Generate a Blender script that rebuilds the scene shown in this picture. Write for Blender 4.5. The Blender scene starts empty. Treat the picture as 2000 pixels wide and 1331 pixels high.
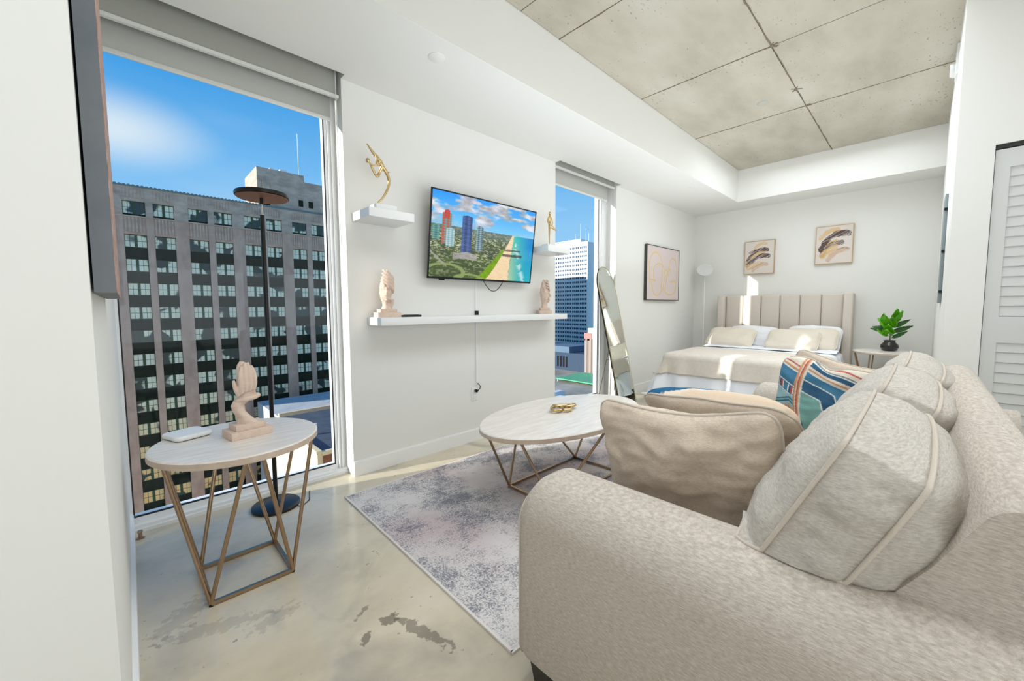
import bpy, bmesh, math, random
import numpy as np
from mathutils import Vector, Matrix, noise
random.seed(7)
C = bpy.context.scene.collection
PI = math.pi

# ------------------------------------------------------------------ camera, sky, sun, big lights, exposure
sc = bpy.context.scene
cd = bpy.data.cameras.new('camera'); cam = bpy.data.objects.new('camera', cd); C.objects.link(cam)
yaw, pit, rol = 0.768812252, -0.0706499605, -0.00509870909
F = Vector((math.sin(yaw)*math.cos(pit), math.cos(yaw)*math.cos(pit), math.sin(pit)))
Rt = Vector((math.cos(yaw), -math.sin(yaw), 0)); Up = Rt.cross(F)
A = math.cos(rol)*Rt + math.sin(rol)*Up; B = -math.sin(rol)*Rt + math.cos(rol)*Up
M = Matrix(((A.x, B.x, -F.x, 0), (A.y, B.y, -F.y, 0), (A.z, B.z, -F.z, 1.2), (0, 0, 0, 1)))
cam.matrix_world = M
cd.sensor_width = 36; cd.sensor_fit = 'HORIZONTAL'
cd.lens = 36*775.2/2000
cd.shift_y = -(665.5-655.84)/2000
cd.clip_start = 0.01; cd.clip_end = 3000
sc.camera = cam

SUN_DIR = Vector((1, -0.325, -0.2945)).normalized()
w = bpy.data.worlds.new('world'); sc.world = w; w.use_nodes = True
nt = w.node_tree; nt.nodes.clear()
def N(t, **k):
    n = nt.nodes.new(t)
    for a, b in k.items(): setattr(n, a, b)
    return n
out = N('ShaderNodeOutputWorld'); bg = N('ShaderNodeBackground')
tc = N('ShaderNodeTexCoord')
sep = N('ShaderNodeSeparateXYZ'); nt.links.new(tc.outputs['Generated'], sep.inputs[0])
ramp = N('ShaderNodeValToRGB')
nt.links.new(sep.outputs['Z'], ramp.inputs[0])
cr = ramp.color_ramp
cr.elements[0].position = 0.0; cr.elements[0].color = (0.42, 0.72, 1.0, 1)
cr.elements[1].position = 1.0; cr.elements[1].color = (0.02, 0.16, 0.55, 1)
for p, c in ((0.12, (0.36, 0.68, 1.0, 1)), (0.28, (0.19, 0.53, 0.96, 1)), (0.42, (0.055, 0.36, 0.84, 1)), (0.55, (0.012, 0.28, 0.74, 1))):
    e = cr.elements.new(p); e.color = c
mp = N('ShaderNodeMapping'); mp.inputs['Scale'].default_value = (1.6, 1.6, 5.5); mp.inputs['Location'].default_value = (0.35, 0.2, 0.9)
nt.links.new(tc.outputs['Generated'], mp.inputs[0])
nz = N('ShaderNodeTexNoise'); nz.inputs['Scale'].default_value = 1.5; nz.inputs['Detail'].default_value = 3; nz.inputs['Roughness'].default_value = .45
nt.links.new(mp.outputs[0], nz.inputs['Vector'])
r2 = N('ShaderNodeValToRGB'); r2.color_ramp.elements[0].position = .52; r2.color_ramp.elements[1].position = .8
nt.links.new(nz.outputs['Fac'], r2.inputs[0])
# one soft cloud over the roofs beyond the first window
dt = N('ShaderNodeVectorMath', operation='SUBTRACT'); dt.inputs[1].default_value = (-0.005, 0.955, 0.303)
nt.links.new(tc.outputs['Generated'], dt.inputs[0])
sx = N('ShaderNodeVectorMath', operation='MULTIPLY'); sx.inputs[1].default_value = (6.5, 1.0, 15.0)
nt.links.new(dt.outputs[0], sx.inputs[0])
ln = N('ShaderNodeVectorMath', operation='LENGTH'); nt.links.new(sx.outputs[0], ln.inputs[0])
mr = N('ShaderNodeMapRange'); mr.interpolation_type = 'SMOOTHSTEP'
mr.inputs[1].default_value = 1.15; mr.inputs[2].default_value = 0.0; mr.inputs[3].default_value = 0; mr.inputs[4].default_value = .85
nt.links.new(ln.outputs['Value'], mr.inputs[0])
mm = N('ShaderNodeMath', operation='MULTIPLY'); mm.inputs[1].default_value = .22; nt.links.new(r2.outputs[0], mm.inputs[0])
mx = N('ShaderNodeMath', operation='MAXIMUM'); nt.links.new(mm.outputs[0], mx.inputs[0]); nt.links.new(mr.outputs[0], mx.inputs[1])
mix = N('ShaderNodeMixRGB'); mix.inputs[2].default_value = (0.85, 0.93, 1.0, 1)
nt.links.new(mx.outputs[0], mix.inputs[0]); nt.links.new(ramp.outputs[0], mix.inputs[1])
nt.links.new(mix.outputs[0], bg.inputs[0]); bg.inputs[1].default_value = 1.0
nt.links.new(bg.outputs[0], out.inputs[0])

sl = bpy.data.lights.new('sun', 'SUN'); so = bpy.data.objects.new('sun', sl); C.objects.link(so)
sl.energy = 7.5; sl.color = (1.0, 0.965, 0.91); sl.angle = math.radians(0.6)
so.rotation_euler = (-SUN_DIR).to_track_quat('Z', 'Y').to_euler()

def area(name, loc, sx_, sy_, power, color, rot=(0, 0, 0)):
    l = bpy.data.lights.new(name, 'AREA'); l.shape = 'RECTANGLE'; l.size = sx_; l.size_y = sy_; l.energy = power; l.color = color
    o = bpy.data.objects.new(name, l); C.objects.link(o); o.location = loc; o.rotation_euler = rot; return o
LC = (0.87, 0.935, 1.0)
area('kitchen_fill', (0.9, -3.0, 1.75), 4.6, 2.4, 25, LC, (math.radians(97), 0, 0))  # added fill behind the camera for the television wall; no window there
area('kitchen_up_fill', (1.0, -1.5, 1.3), 3.6, 1.6, 34, LC, (math.radians(140), 0, 0))  # added fill tilted up to brighten the soffit, not a fitting
area('living_top_fill', (3.0, 0.55, 3.14), 5.6, 1.2, 62, LC).data.spread = math.radians(135)  # added broad fill below the slab; no such ceiling lamp
area('bedroom_top_fill', (5.6, 0.9, 3.10), 1.4, 1.6, 15, LC)  # second added fill, brightens the bed end; not a fitting
area('entry_fill', (-1.6, -.7, 1.45), 2.0, 2.4, 16, LC, (0, math.radians(-90), 0))  # added side fill for the sofa's near side; no window behind it
area('living_up_fill', (3.6, 1.3, 1.6), 4.6, 1.6, 34, LC, (PI, 0, 0)).data.spread = PI  # added fill floating in mid-room, shining up at soffit and slab

vs = sc.view_settings
sc.display_settings.display_device = 'sRGB'
vs.view_transform = 'Standard'; vs.look = 'None'; vs.gamma = 1; vs.use_curve_mapping = False; vs.exposure = 0.0

# ------------------------------------------------------------------ helpers
def lin(c):
    c = [x/255 for x in c]
    return tuple((x/12.92 if x <= .04045 else ((x+.055)/1.055)**2.4) for x in c) + (1,)

MATS = {}
def mat(name, rgb, rough=.6, metal=0, spec=.5, bump=None, var=None, emis=None, coat=0, trans=0, alpha=1):
    m = bpy.data.materials.new(name); m.use_nodes = True
    t = m.node_tree; p = t.nodes['Principled BSDF']
    p.inputs['Base Color'].default_value = lin(rgb); p.inputs['Roughness'].default_value = rough
    p.inputs['Metallic'].default_value = metal; p.inputs['Specular IOR Level'].default_value = spec
    if coat: p.inputs['Coat Weight'].default_value = coat; p.inputs['Coat Roughness'].default_value = .08
    if trans: p.inputs['Transmission Weight'].default_value = trans
    if emis: p.inputs['Emission Color'].default_value = lin(emis[0]); p.inputs['Emission Strength'].default_value = emis[1]
    tcn = t.nodes.new('ShaderNodeTexCoord')
    if var:   # (scale, rgb2, amount, stretch)
        mpn = t.nodes.new('ShaderNodeMapping'); mpn.inputs['Scale'].default_value = var[3] if len(var) > 3 else (1, 1, 1)
        t.links.new(tcn.outputs['Object'], mpn.inputs[0])
        n = t.nodes.new('ShaderNodeTexNoise'); n.inputs['Scale'].default_value = var[0]; n.inputs['Detail'].default_value = 6
        n.inputs['Roughness'].default_value = .65
        t.links.new(mpn.outputs[0], n.inputs['Vector'])
        r = t.nodes.new('ShaderNodeMapRange'); r.inputs[1].default_value = .35; r.inputs[2].default_value = .68; r.inputs[4].default_value = var[2]
        t.links.new(n.outputs['Fac'], r.inputs[0])
        mxn = t.nodes.new('ShaderNodeMixRGB'); mxn.inputs[1].default_value = lin(rgb); mxn.inputs[2].default_value = lin(var[1])
        t.links.new(r.outputs[0], mxn.inputs[0]); t.links.new(mxn.outputs[0], p.inputs['Base Color'])
    if bump:  # (scale, strength, stretch)
        mpb = t.nodes.new('ShaderNodeMapping'); mpb.inputs['Scale'].default_value = bump[2] if len(bump) > 2 else (1, 1, 1)
        t.links.new(tcn.outputs['Object'], mpb.inputs[0])
        n = t.nodes.new('ShaderNodeTexNoise'); n.inputs['Scale'].default_value = bump[0]; n.inputs['Detail'].default_value = 4
        t.links.new(mpb.outputs[0], n.inputs['Vector'])
        b = t.nodes.new('ShaderNodeBump'); b.inputs['Strength'].default_value = bump[1]; b.inputs['Distance'].default_value = .01
        t.links.new(n.outputs['Fac'], b.inputs['Height']); t.links.new(b.outputs[0], p.inputs['Normal'])
    MATS[name] = m
    return m

def vmat(name, rough=.6, emis=0, spec=.4, bump=None):
    m = bpy.data.materials.new(name); m.use_nodes = True
    t = m.node_tree; p = t.nodes['Principled BSDF']
    a = t.nodes.new('ShaderNodeVertexColor'); a.layer_name = 'Col'
    p.inputs['Roughness'].default_value = rough; p.inputs['Specular IOR Level'].default_value = spec
    if emis:
        p.inputs['Base Color'].default_value = (.01, .01, .01, 1)
        t.links.new(a.outputs[0], p.inputs['Emission Color']); p.inputs['Emission Strength'].default_value = emis
    else: t.links.new(a.outputs[0], p.inputs['Base Color'])
    if bump:
        n = t.nodes.new('ShaderNodeTexNoise'); n.inputs['Scale'].default_value = bump[0]
        tcn = t.nodes.new('ShaderNodeTexCoord'); t.links.new(tcn.outputs['Object'], n.inputs['Vector'])
        b = t.nodes.new('ShaderNodeBump'); b.inputs['Strength'].default_value = bump[1]; b.inputs['Distance'].default_value = .01
        t.links.new(n.outputs['Fac'], b.inputs['Height']); t.links.new(b.outputs[0], p.inputs['Normal'])
    return m

def wpos(o):
    p = Vector((0, 0, 0)); q = o
    while q is not None: p += q.location; q = q.parent
    return p
def link(name, me, m, parent=None, smooth=False, label=None, kind=None, auto=None):
    """me in world coordinates; moved into the parent's frame (parents built here are unrotated until placed)."""
    if parent is not None:
        off = wpos(parent)
        if off.length > 0: me.transform(Matrix.Translation(-off))
    if m is not None: me.materials.append(m)
    if smooth:
        me.polygons.foreach_set('use_smooth', [True]*len(me.polygons))
        if auto: me.set_sharp_from_angle(angle=math.radians(auto))
    o = bpy.data.objects.new(name, me); C.objects.link(o)
    if parent is not None: o.parent = parent
    if label: o['label'] = label
    if kind: o['kind'] = kind
    return o
def pyd(v, f):
    me = bpy.data.meshes.new('m'); me.from_pydata([tuple(x) for x in v], [], f); me.update(); return me
def tag(o, label, cat, group=None, kind=None):
    o['label'] = label; o['category'] = cat
    if group: o['group'] = group
    if kind: o['kind'] = kind
    return o
def thing(name, label, cat, loc=(0, 0, 0), group=None):
    o = bpy.data.objects.new(name, None); C.objects.link(o); o.location = loc; o.empty_display_size = .1
    return tag(o, label, cat, group)
def struct(o):
    o['kind'] = 'structure'; return o

class MB:
    """collects shapes into one mesh"""
    def __init__(s): s.v = []; s.f = []
    def add(s, v, f):
        b = len(s.v); s.v += [tuple(x) for x in v]; s.f += [tuple(i+b for i in q) for q in f]; return s
    def box(s, x0, x1, y0, y1, z0, z1):
        v = [(x, y, z) for z in (z0, z1) for y in (y0, y1) for x in (x0, x1)]
        return s.add(v, [(0, 2, 3, 1), (4, 5, 7, 6), (0, 1, 5, 4), (2, 6, 7, 3), (0, 4, 6, 2), (1, 3, 7, 5)])
    def tube(s, pts, r, n=10, closed=False):
        pts = [Vector(p) for p in pts]; L = len(pts)
        rs = r if isinstance(r, (list, tuple)) else [r]*L
        v = []; up = None
        for i, p in enumerate(pts):
            a = pts[(i-1) % L] if (closed or i) else p; b = pts[(i+1) % L] if (closed or i < L-1) else p
            d = (b-a).normalized()
            if up is None: up = d.orthogonal().normalized()
            up = (up - d*up.dot(d)); up = up.normalized() if up.length > 1e-6 else d.orthogonal().normalized()
            sd = d.cross(up)
            for k in range(n):
                t = 2*PI*k/n; v.append(p + rs[i]*(math.cos(t)*up + math.sin(t)*sd))
        f = []
        for i in range(L if closed else L-1):
            j = (i+1) % L
            for k in range(n): f.append((i*n+k, i*n+(k+1) % n, j*n+(k+1) % n, j*n+k))
        if not closed: f.append(tuple(range(n-1, -1, -1))); f.append(tuple((L-1)*n+k for k in range(n)))
        return s.add(v, f)
    def cyl(s, x, y, z0, z1, r, n=32, r2=None):
        return s.lathe(x, y, [(r, z0), (r if r2 is None else r2, z1)], n)
    def lathe(s, x, y, prof, n=32, cap=True, sx=1, sy=1):
        v = []; 
        for (r, z) in prof:
            for k in range(n): t = 2*PI*k/n; v.append((x+r*sx*math.cos(t), y+r*sy*math.sin(t), z))
        f = []
        for i in range(len(prof)-1):
            for k in range(n): f.append((i*n+k, i*n+(k+1) % n, (i+1)*n+(k+1) % n, (i+1)*n+k))
        if cap: f.append(tuple(range(n-1, -1, -1))); f.append(tuple((len(prof)-1)*n+k for k in range(n)))
        return s.add(v, f)
    def me(s): return pyd(s.v, s.f)
    def link(s, name, m, parent=None, **k): return link(name, s.me(), m, parent, **k)

def bevelled(x0, x1, y0, y1, z0, z1, r=.01, seg=3):
    bm = bmesh.new(); bmesh.ops.create_cube(bm, size=1)
    for v in bm.verts:
        v.co = Vector(((x0+x1)/2+v.co.x*(x1-x0), (y0+y1)/2+v.co.y*(y1-y0), (z0+z1)/2+v.co.z*(z1-z0)))
    bmesh.ops.bevel(bm, geom=bm.edges[:], offset=r, segments=seg, profile=.5, affect='EDGES')
    me = bpy.data.meshes.new('m'); bm.to_mesh(me); bm.free(); return me
def bbox(name, x0, x1, y0, y1, z0, z1, m, parent=None, r=.01, seg=3, **k):
    return link(name, bevelled(x0, x1, y0, y1, z0, z1, r, seg), m, parent, smooth=True, auto=40, **k)
def box(name, x0, x1, y0, y1, z0, z1, m, parent=None, **k):
    return MB().box(x0, x1, y0, y1, z0, z1).link(name, m, parent, **k)

def gridmesh(nu, nv, fn):
    """fn(u,v) in 0..1 -> point"""
    v = [fn(i/nu, j/nv) for j in range(nv+1) for i in range(nu+1)]
    f = [(j*(nu+1)+i, j*(nu+1)+i+1, (j+1)*(nu+1)+i+1, (j+1)*(nu+1)+i) for j in range(nv) for i in range(nu)]
    return pyd(v, f)
def colour(me, cols):
    a = me.color_attributes.new('Col', 'FLOAT_COLOR', 'POINT')
    c = np.ones((len(me.vertices), 4), np.float32); c[:, :3] = cols
    a.data.foreach_set('color', c.ravel())
def L3(c): return np.array(lin(c)[:3])

def vnoise(x, y, seed=0):
    """value noise, arrays"""
    xi = np.floor(x).astype(np.int64); yi = np.floor(y).astype(np.int64); fx = x-xi; fy = y-yi
    def h(a, b):
        n = (a*374761393 + b*668265263 + seed*974711) & 0xffffffff
        n = ((n ^ (n >> 13))*1274126177) & 0xffffffff
        return ((n ^ (n >> 16)) & 0xffff)/65535.
    fx = fx*fx*(3-2*fx); fy = fy*fy*(3-2*fy)
    return (h(xi, yi)*(1-fx)+h(xi+1, yi)*fx)*(1-fy)+(h(xi, yi+1)*(1-fx)+h(xi+1, yi+1)*fx)*fy
def fbm(x, y, seed=0, o=5):
    s = 0; a = .5
    for k in range(o): s = s+a*vnoise(x*2**k, y*2**k, seed+k); a *= .5
    return s/(1-.5**o)

# ------------------------------------------------------------------ materials
wall_m = mat('white_wall_paint', (236, 235, 230), .7, spec=.25, bump=(60, .03))
soff_m = mat('white_ceiling_paint', (234, 233, 228), .75, spec=.2)
trim_m = mat('white_trim_paint', (242, 242, 240), .4)
frame_m = mat('white_window_frame', (236, 237, 238), .35)
gasket_m = mat('black_gasket', (20, 22, 26), .5)
shade_m = mat('shade_fabric', (196, 197, 190), .8, bump=(400, .1))
fascia_m = mat('shade_fascia', (172, 172, 164), .6)
lip_m = mat('shade_lip', (226, 226, 220), .4)
white_m = mat('white_lacquer', (240, 241, 240), .35)
gold_m = mat('polished_gold', (206, 180, 132), .28, 1)
brass_m = mat('brushed_brass', (172, 146, 120), .3, 1)
black_m = mat('black_metal', (14, 14, 15), .35, .3)
black_gloss = mat('black_gloss', (12, 13, 16), .12, coat=.5)
brown_m = mat('bronze_underside', (112, 70, 52), .55, .2)
travertine = mat('travertine', (238, 232, 224), .35, var=(5, (212, 201, 190), .7, (1.2, 9, 1)), bump=(12, .03, (1, 8, 1)))
trav_edge = mat('travertine_edge', (214, 194, 176), .5, var=(14, (190, 166, 146), .7))
sand_m = mat('sandstone', (226, 203, 186), .85, bump=(120, .25), var=(30, (204, 178, 160), .5))
sofa_m = mat('oatmeal_linen', (228, 218, 205), .95, spec=.12, bump=(700, .6, (.5, .5, 1.4)), var=(430, (168, 157, 143), .72, (.14, .16, 1.0)))
sofa2_m = mat('oatmeal_linen_cushion', (228, 220, 209), .95, spec=.12, bump=(700, .6, (.5, 1, 1.4)), var=(430, (172, 163, 151), .68, (.12, .18, 1.0)))
beige_m = mat('beige_woven_linen', (238, 220, 200), .95, spec=.12, bump=(700, .6, (.5, .5, 1.4)), var=(430, (200, 181, 160), .7, (.2, .2, 1.0)))
pipe_m = mat('linen_piping', (202, 191, 177), .9, spec=.15, bump=(300, .3))
wood_dark = mat('dark_wood', (26, 22, 20), .4)
duvet_m = mat('white_duvet', (238, 240, 245), .85, spec=.2, bump=(40, .06))
blanket_m = mat('cream_blanket', (222, 213, 201), .95, spec=.1, bump=(90, .35), var=(25, (208, 198, 185), .5))
cream_m = mat('cream_pillowcase', (226, 216, 200), .9, spec=.15, bump=(150, .2))
wpil_m = mat('white_pillowcase', (236, 236, 238), .85, spec=.2, bump=(60, .08))
velvet_m = mat('beige_upholstery', (216, 206, 195), .9, spec=.2, bump=(200, .15))
leaf_m = mat('green_leaf', (104, 190, 24), .35, var=(30, (60, 140, 20), .4), coat=.3)
leafd_m = mat('dark_green_leaf', (52, 104, 40), .4)
mirror_m = mat('mirror_glass', (232, 238, 234), .02, 1)
concrete_m = mat('board_marked_concrete', (182, 175, 158), .8, spec=.25)
closet_m = mat('closet_paint', (214, 215, 212), .5)
grey_m = mat('panel_grey', (132, 142, 146), .5)

def concrete_nodes(m, base, dark, light, scale, pits, streak):
    t = m.node_tree; p = t.nodes['Principled BSDF']
    tcn = t.nodes.new('ShaderNodeTexCoord')
    n1 = t.nodes.new('ShaderNodeTexNoise'); n1.inputs['Scale'].default_value = scale; n1.inputs['Detail'].default_value = 8; n1.inputs['Roughness'].default_value = .6
    mpn = t.nodes.new('ShaderNodeMapping'); mpn.inputs['Scale'].default_value = streak
    t.links.new(tcn.outputs['Object'], mpn.inputs[0]); t.links.new(mpn.outputs[0], n1.inputs['Vector'])
    rp = t.nodes.new('ShaderNodeValToRGB'); e = rp.color_ramp.elements
    e[0].position = .3; e[0].color = lin(dark); e[1].position = .72; e[1].color = lin(light)
    q = e.new(.5); q.color = lin(base)
    t.links.new(n1.outputs['Fac'], rp.inputs[0])
    n2 = t.nodes.new('ShaderNodeTexNoise'); n2.inputs['Scale'].default_value = pits[0]; n2.inputs['Detail'].default_value = 2
    t.links.new(mpn.outputs[0], n2.inputs['Vector'])
    n3 = t.nodes.new('ShaderNodeTexNoise'); n3.inputs['Scale'].default_value = 1.7; t.links.new(tcn.outputs['Object'], n3.inputs['Vector'])
    ad = t.nodes.new('ShaderNodeMath'); ad.operation = 'MULTIPLY_ADD'; ad.inputs[1].default_value = .35
    t.links.new(n3.outputs['Fac'], ad.inputs[0]); t.links.new(n2.outputs['Fac'], ad.inputs[2])
    r = t.nodes.new('ShaderNodeMapRange'); r.inputs[1].default_value = pits[1]; r.inputs[2].default_value = pits[1]+.03; r.inputs[4].default_value = pits[2]
    t.links.new(ad.outputs[0], r.inputs[0])
    mxn = t.nodes.new('ShaderNodeMixRGB'); mxn.inputs[2].default_value = lin(tuple(int(c*.55) for c in dark))
    t.links.new(r.outputs[0], mxn.inputs[0]); t.links.new(rp.outputs[0], mxn.inputs[1])
    b = t.nodes.new('ShaderNodeBump'); b.inputs['Strength'].default_value = .15; b.inputs['Distance'].default_value = .01
    t.links.new(n1.outputs['Fac'], b.inputs['Height']); t.links.new(b.outputs[0], p.inputs['Normal'])
    t.links.new(mxn.outputs[0], p.inputs['Base Color'])
    return t, p, mxn, tcn
concrete_nodes(concrete_m, (188, 181, 166), (172, 165, 150), (198, 193, 180), 1.2, (30, .88, .5), (1, 2.2, 1))

floor_m = mat('polished_concrete', (170, 158, 138), .2, spec=.5)
t, p, mxn, tcn = concrete_nodes(floor_m, (206, 195, 172), (178, 168, 148), (222, 212, 192), 1.3, (30, .905, .5), (1, 1.3, 1))
p.inputs['Roughness'].default_value = .17
# grey blotches in the concrete and a few dark scuffed patches (real stains, fixed to the slab)
nA = t.nodes.new('ShaderNodeTexNoise'); nA.inputs['Scale'].default_value = 2.6; nA.inputs['Detail'].default_value = 7; nA.inputs['Distortion'].default_value = .8
t.links.new(tcn.outputs['Object'], nA.inputs['Vector'])
rA = t.nodes.new('ShaderNodeMapRange'); rA.inputs[1].default_value = .53; rA.inputs[2].default_value = .70; rA.inputs[4].default_value = .55
t.links.new(nA.outputs['Fac'], rA.inputs[0])
mA = t.nodes.new('ShaderNodeMixRGB'); mA.inputs[2].default_value = lin((138, 132, 124))
t.links.new(rA.outputs[0], mA.inputs[0]); t.links.new(mxn.outputs[0], mA.inputs[1])
prev = mA
nB = t.nodes.new('ShaderNodeTexNoise'); nB.inputs['Scale'].default_value = 38; nB.inputs['Detail'].default_value = 5; t.links.new(tcn.outputs['Object'], nB.inputs['Vector'])
for (cx, cy, a, lx, ly, amt) in ((.725, 1.24, -1.31, .19, .032, .62), (.668, 1.38, .3, .05, .035, .7), (.563, 1.355, .9, .04, .02, .7), (.61, 1.49, .5, .05, .012, .6),
                                 (.18, 1.80, -.35, .24, .05, .2), (.09, 1.95, .8, .16, .07, .22), (.35, 1.70, .2, .12, .05, .2)):
    mpn = t.nodes.new('ShaderNodeMapping'); mpn.vector_type = 'TEXTURE'
    mpn.inputs['Location'].default_value = (cx, cy, 0); mpn.inputs['Rotation'].default_value = (0, 0, a); mpn.inputs['Scale'].default_value = (lx, ly, 1)
    t.links.new(tcn.outputs['Object'], mpn.inputs[0])
    le = t.nodes.new('ShaderNodeVectorMath'); le.operation = 'LENGTH'; t.links.new(mpn.outputs[0], le.inputs[0])
    ad = t.nodes.new('ShaderNodeMath'); ad.operation = 'MULTIPLY_ADD'; ad.inputs[1].default_value = 2.6
    t.links.new(nB.outputs['Fac'], ad.inputs[0]); t.links.new(le.outputs['Value'], ad.inputs[2])
    r = t.nodes.new('ShaderNodeMapRange'); r.inputs[1].default_value = 2.1; r.inputs[2].default_value = 1.9; r.inputs[3].default_value = 0; r.inputs[4].default_value = amt
    t.links.new(ad.outputs[0], r.inputs[0])
    m2 = t.nodes.new('ShaderNodeMixRGB'); m2.inputs[2].default_value = lin((92, 84, 72))
    t.links.new(r.outputs[0], m2.inputs[0]); t.links.new(prev.outputs[0], m2.inputs[1]); prev = m2
t.links.new(prev.outputs[0], p.inputs['Base Color'])

glass_m = bpy.data.materials.new('window_glass'); glass_m.use_nodes = True
t = glass_m.node_tree; t.nodes.clear()
o_ = t.nodes.new('ShaderNodeOutputMaterial'); tr = t.nodes.new('ShaderNodeBsdfTransparent'); gl = t.nodes.new('ShaderNodeBsdfGlossy'); ms = t.nodes.new('ShaderNodeMixShader')
lw_ = t.nodes.new('ShaderNodeLayerWeight'); lw_.inputs['Blend'].default_value = .5
pw = t.nodes.new('ShaderNodeMath'); pw.operation = 'POWER'; pw.inputs[1].default_value = 5; t.links.new(lw_.outputs['Facing'], pw.inputs[0])
fr = t.nodes.new('ShaderNodeMath'); fr.operation = 'MULTIPLY_ADD'; fr.inputs[1].default_value = .6; fr.inputs[2].default_value = .012; t.links.new(pw.outputs[0], fr.inputs[0])
tr.inputs[0].default_value = (.96, .975, .97, 1); gl.inputs['Roughness'].default_value = .01
t.links.new(fr.outputs[0], ms.inputs[0]); t.links.new(tr.outputs[0], ms.inputs[1]); t.links.new(gl.outputs[0], ms.inputs[2]); t.links.new(ms.outputs[0], o_.inputs[0])

# ------------------------------------------------------------------ room shell
LW, D, XB, YS, XC = -0.046, 2.773, 7.08, -0.10, 3.80     # left wall, window wall, bed wall, side wall, closet wall
ZS, ZC = 2.729, 3.18                                     # soffit and slab undersides
YE = 3.03                                                # outer face of the window wall
X0, Y0 = -1.7, -3.1                                      # kitchen end behind the camera
struct(box('floor', X0-.1, XB+.1, Y0-.1, YE, -.2, 0, floor_m))

# window wall: piers, and the thickness of the wall
wm = MB()
wm.box(1.105, 3.335, D, YE, 0, 3.3)                   # pier with the television
wm.box(4.54, XB+.1, D, YE, 0, 3.3)                    # pier right of window 2
wm.box(LW-.2, 1.105, 2.90, YE, 2.80, 3.3)             # head above window 1
wm.box(3.335, 4.54, 2.90, YE, 2.80, 3.3)              # head above window 2
struct(wm.link('wall_window', wall_m))
# left wall (its near corner is at y = 1.05) and the return that faces the kitchen
lm = MB(); lm.box(X0, LW, 1.05, YE, 0, 3.3)
struct(lm.link('wall_left', wall_m))
struct(box('wall_entry', X0-.12, X0, Y0, YE, 0, 3.3, wall_m))
struct(box('wall_bed', XB, XB+.12, YS-.1, YE, 0, 3.3, wall_m))
struct(box('wall_side', XC+.12, XB+.12, YS-.12, YS, 0, 3.3, wall_m))
cm = MB(); cm.box(XC, XC+.12, -.258, YS, 0, 3.3); cm.box(XC, XC+.12, -1.75, -.258, 2.16, 3.3); cm.box(XC, XC+.12, Y0, -1.75, 0, 3.3)
cm.box(XC+.7, XC+.78, -1.9, -.2, 0, 3.3)
struct(cm.link('wall_closet', wall_m))
struct(box('wall_kitchen', X0, XC+.12, Y0-.12, Y0, 0, 3.3, wall_m))
# dropped soffits
struct(box('trim_1', LW, XB, 1.97, 2.707, ZS, 3.3, soff_m))
struct(box('trim_2', 6.53, XB, YS, 1.97, ZS, 3.3, soff_m))
sb = MB(); sb.box(1.105, 3.335, 2.707, D, ZS, 3.3); sb.box(4.54, XB, 2.707, D, ZS, 3.3); struct(sb.link('trim_3', soff_m))
struct(MB().box(LW, 1.105, 2.707, 2.9, 2.92, 3.3).box(3.335, 4.54, 2.707, 2.9, 2.92, 3.3).link('trim_4', soff_m))

# concrete slab ceiling: formwork panels with joints between
ceil = struct(box('ceiling', X0, XB, Y0, 1.97, ZC+.015, 3.34, mat('dark_joint_concrete', (120, 112, 98), .9)))  # darker concrete showing in the joints between panels
xs = [X0, -1.35, -.1, 1.15, 2.0, 2.405, 3.64, 4.94, 6.53]
ys = [Y0, -2.7, -1.5, -.3, .9, 1.97]
pm = []
for j in range(len(ys)-1):
    for i in range(len(xs)-1):
        if abs(xs[i]-2.0) < .01 and ys[j] < .8: continue
        x1 = xs[i+1]
        if abs(x1-2.0) < .01 and ys[j] < .8: x1 = xs[i+2]
        if ys[j] < YS-.3 and xs[i] > XC: continue
        g = .004
        pn = MB().box(xs[i]+g, x1-g, ys[j]+g, ys[j+1]-g, ZC+random.uniform(0, .002), ZC+.02).link('panel', concrete_m, ceil)
        pm.append(pn)
# rough ridges of leaked grout along the joints
rb = MB()
def ridge(p, q, n):
    p = Vector(p); q = Vector(q); pts = []; rs = []
    for i in range(n+1):
        a = p.lerp(q, i/n); a += Vector((random.uniform(-1, 1), random.uniform(-1, 1), 0))*.004; pts.append(a); rs.append(random.choice((.002, .003, .004, .006)))
    rb.tube(pts, rs, 5)
ridge((1.5, .9, ZC), (6.53, .895, ZC), 70)
for x in (2.405, 3.64, 4.94): ridge((x, .9, ZC), (x, 1.97, ZC), 18)
ridge((4.94, -.1, ZC), (4.94, .9, ZC), 16)
for x, y in ((3.64, .9), (4.5, .9), (4.94, .9)):
    for k in range(6):
        a = random.uniform(0, 6.28); rb.tube([(x, y, ZC), (x+.05*math.cos(a), y+.05*math.sin(a), ZC)], [.008, .003], 5)
rb.link('grout_ridge', mat('grout_brown', (128, 116, 98), .95), ceil, kind='stuff')

# the outer skin of this building around and beyond the room
ex_m = mat('pale_exterior_render', (244, 230, 208), .9, spec=.1)
struct(MB().box(-40, LW-.2, YE-.35, YE, 3.3, 22).box(-40, X0-.1, YE-.35, YE, -40, 3.3).box(XB+.12, 45, YE-.35, YE, -40, 22)
       .box(LW-.2, XB+.12, YE-.35, YE, 3.3, 22).box(X0-.1, XB+.12, YE-.35, YE, -40, -.2).link('wall_exterior', ex_m))

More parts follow.
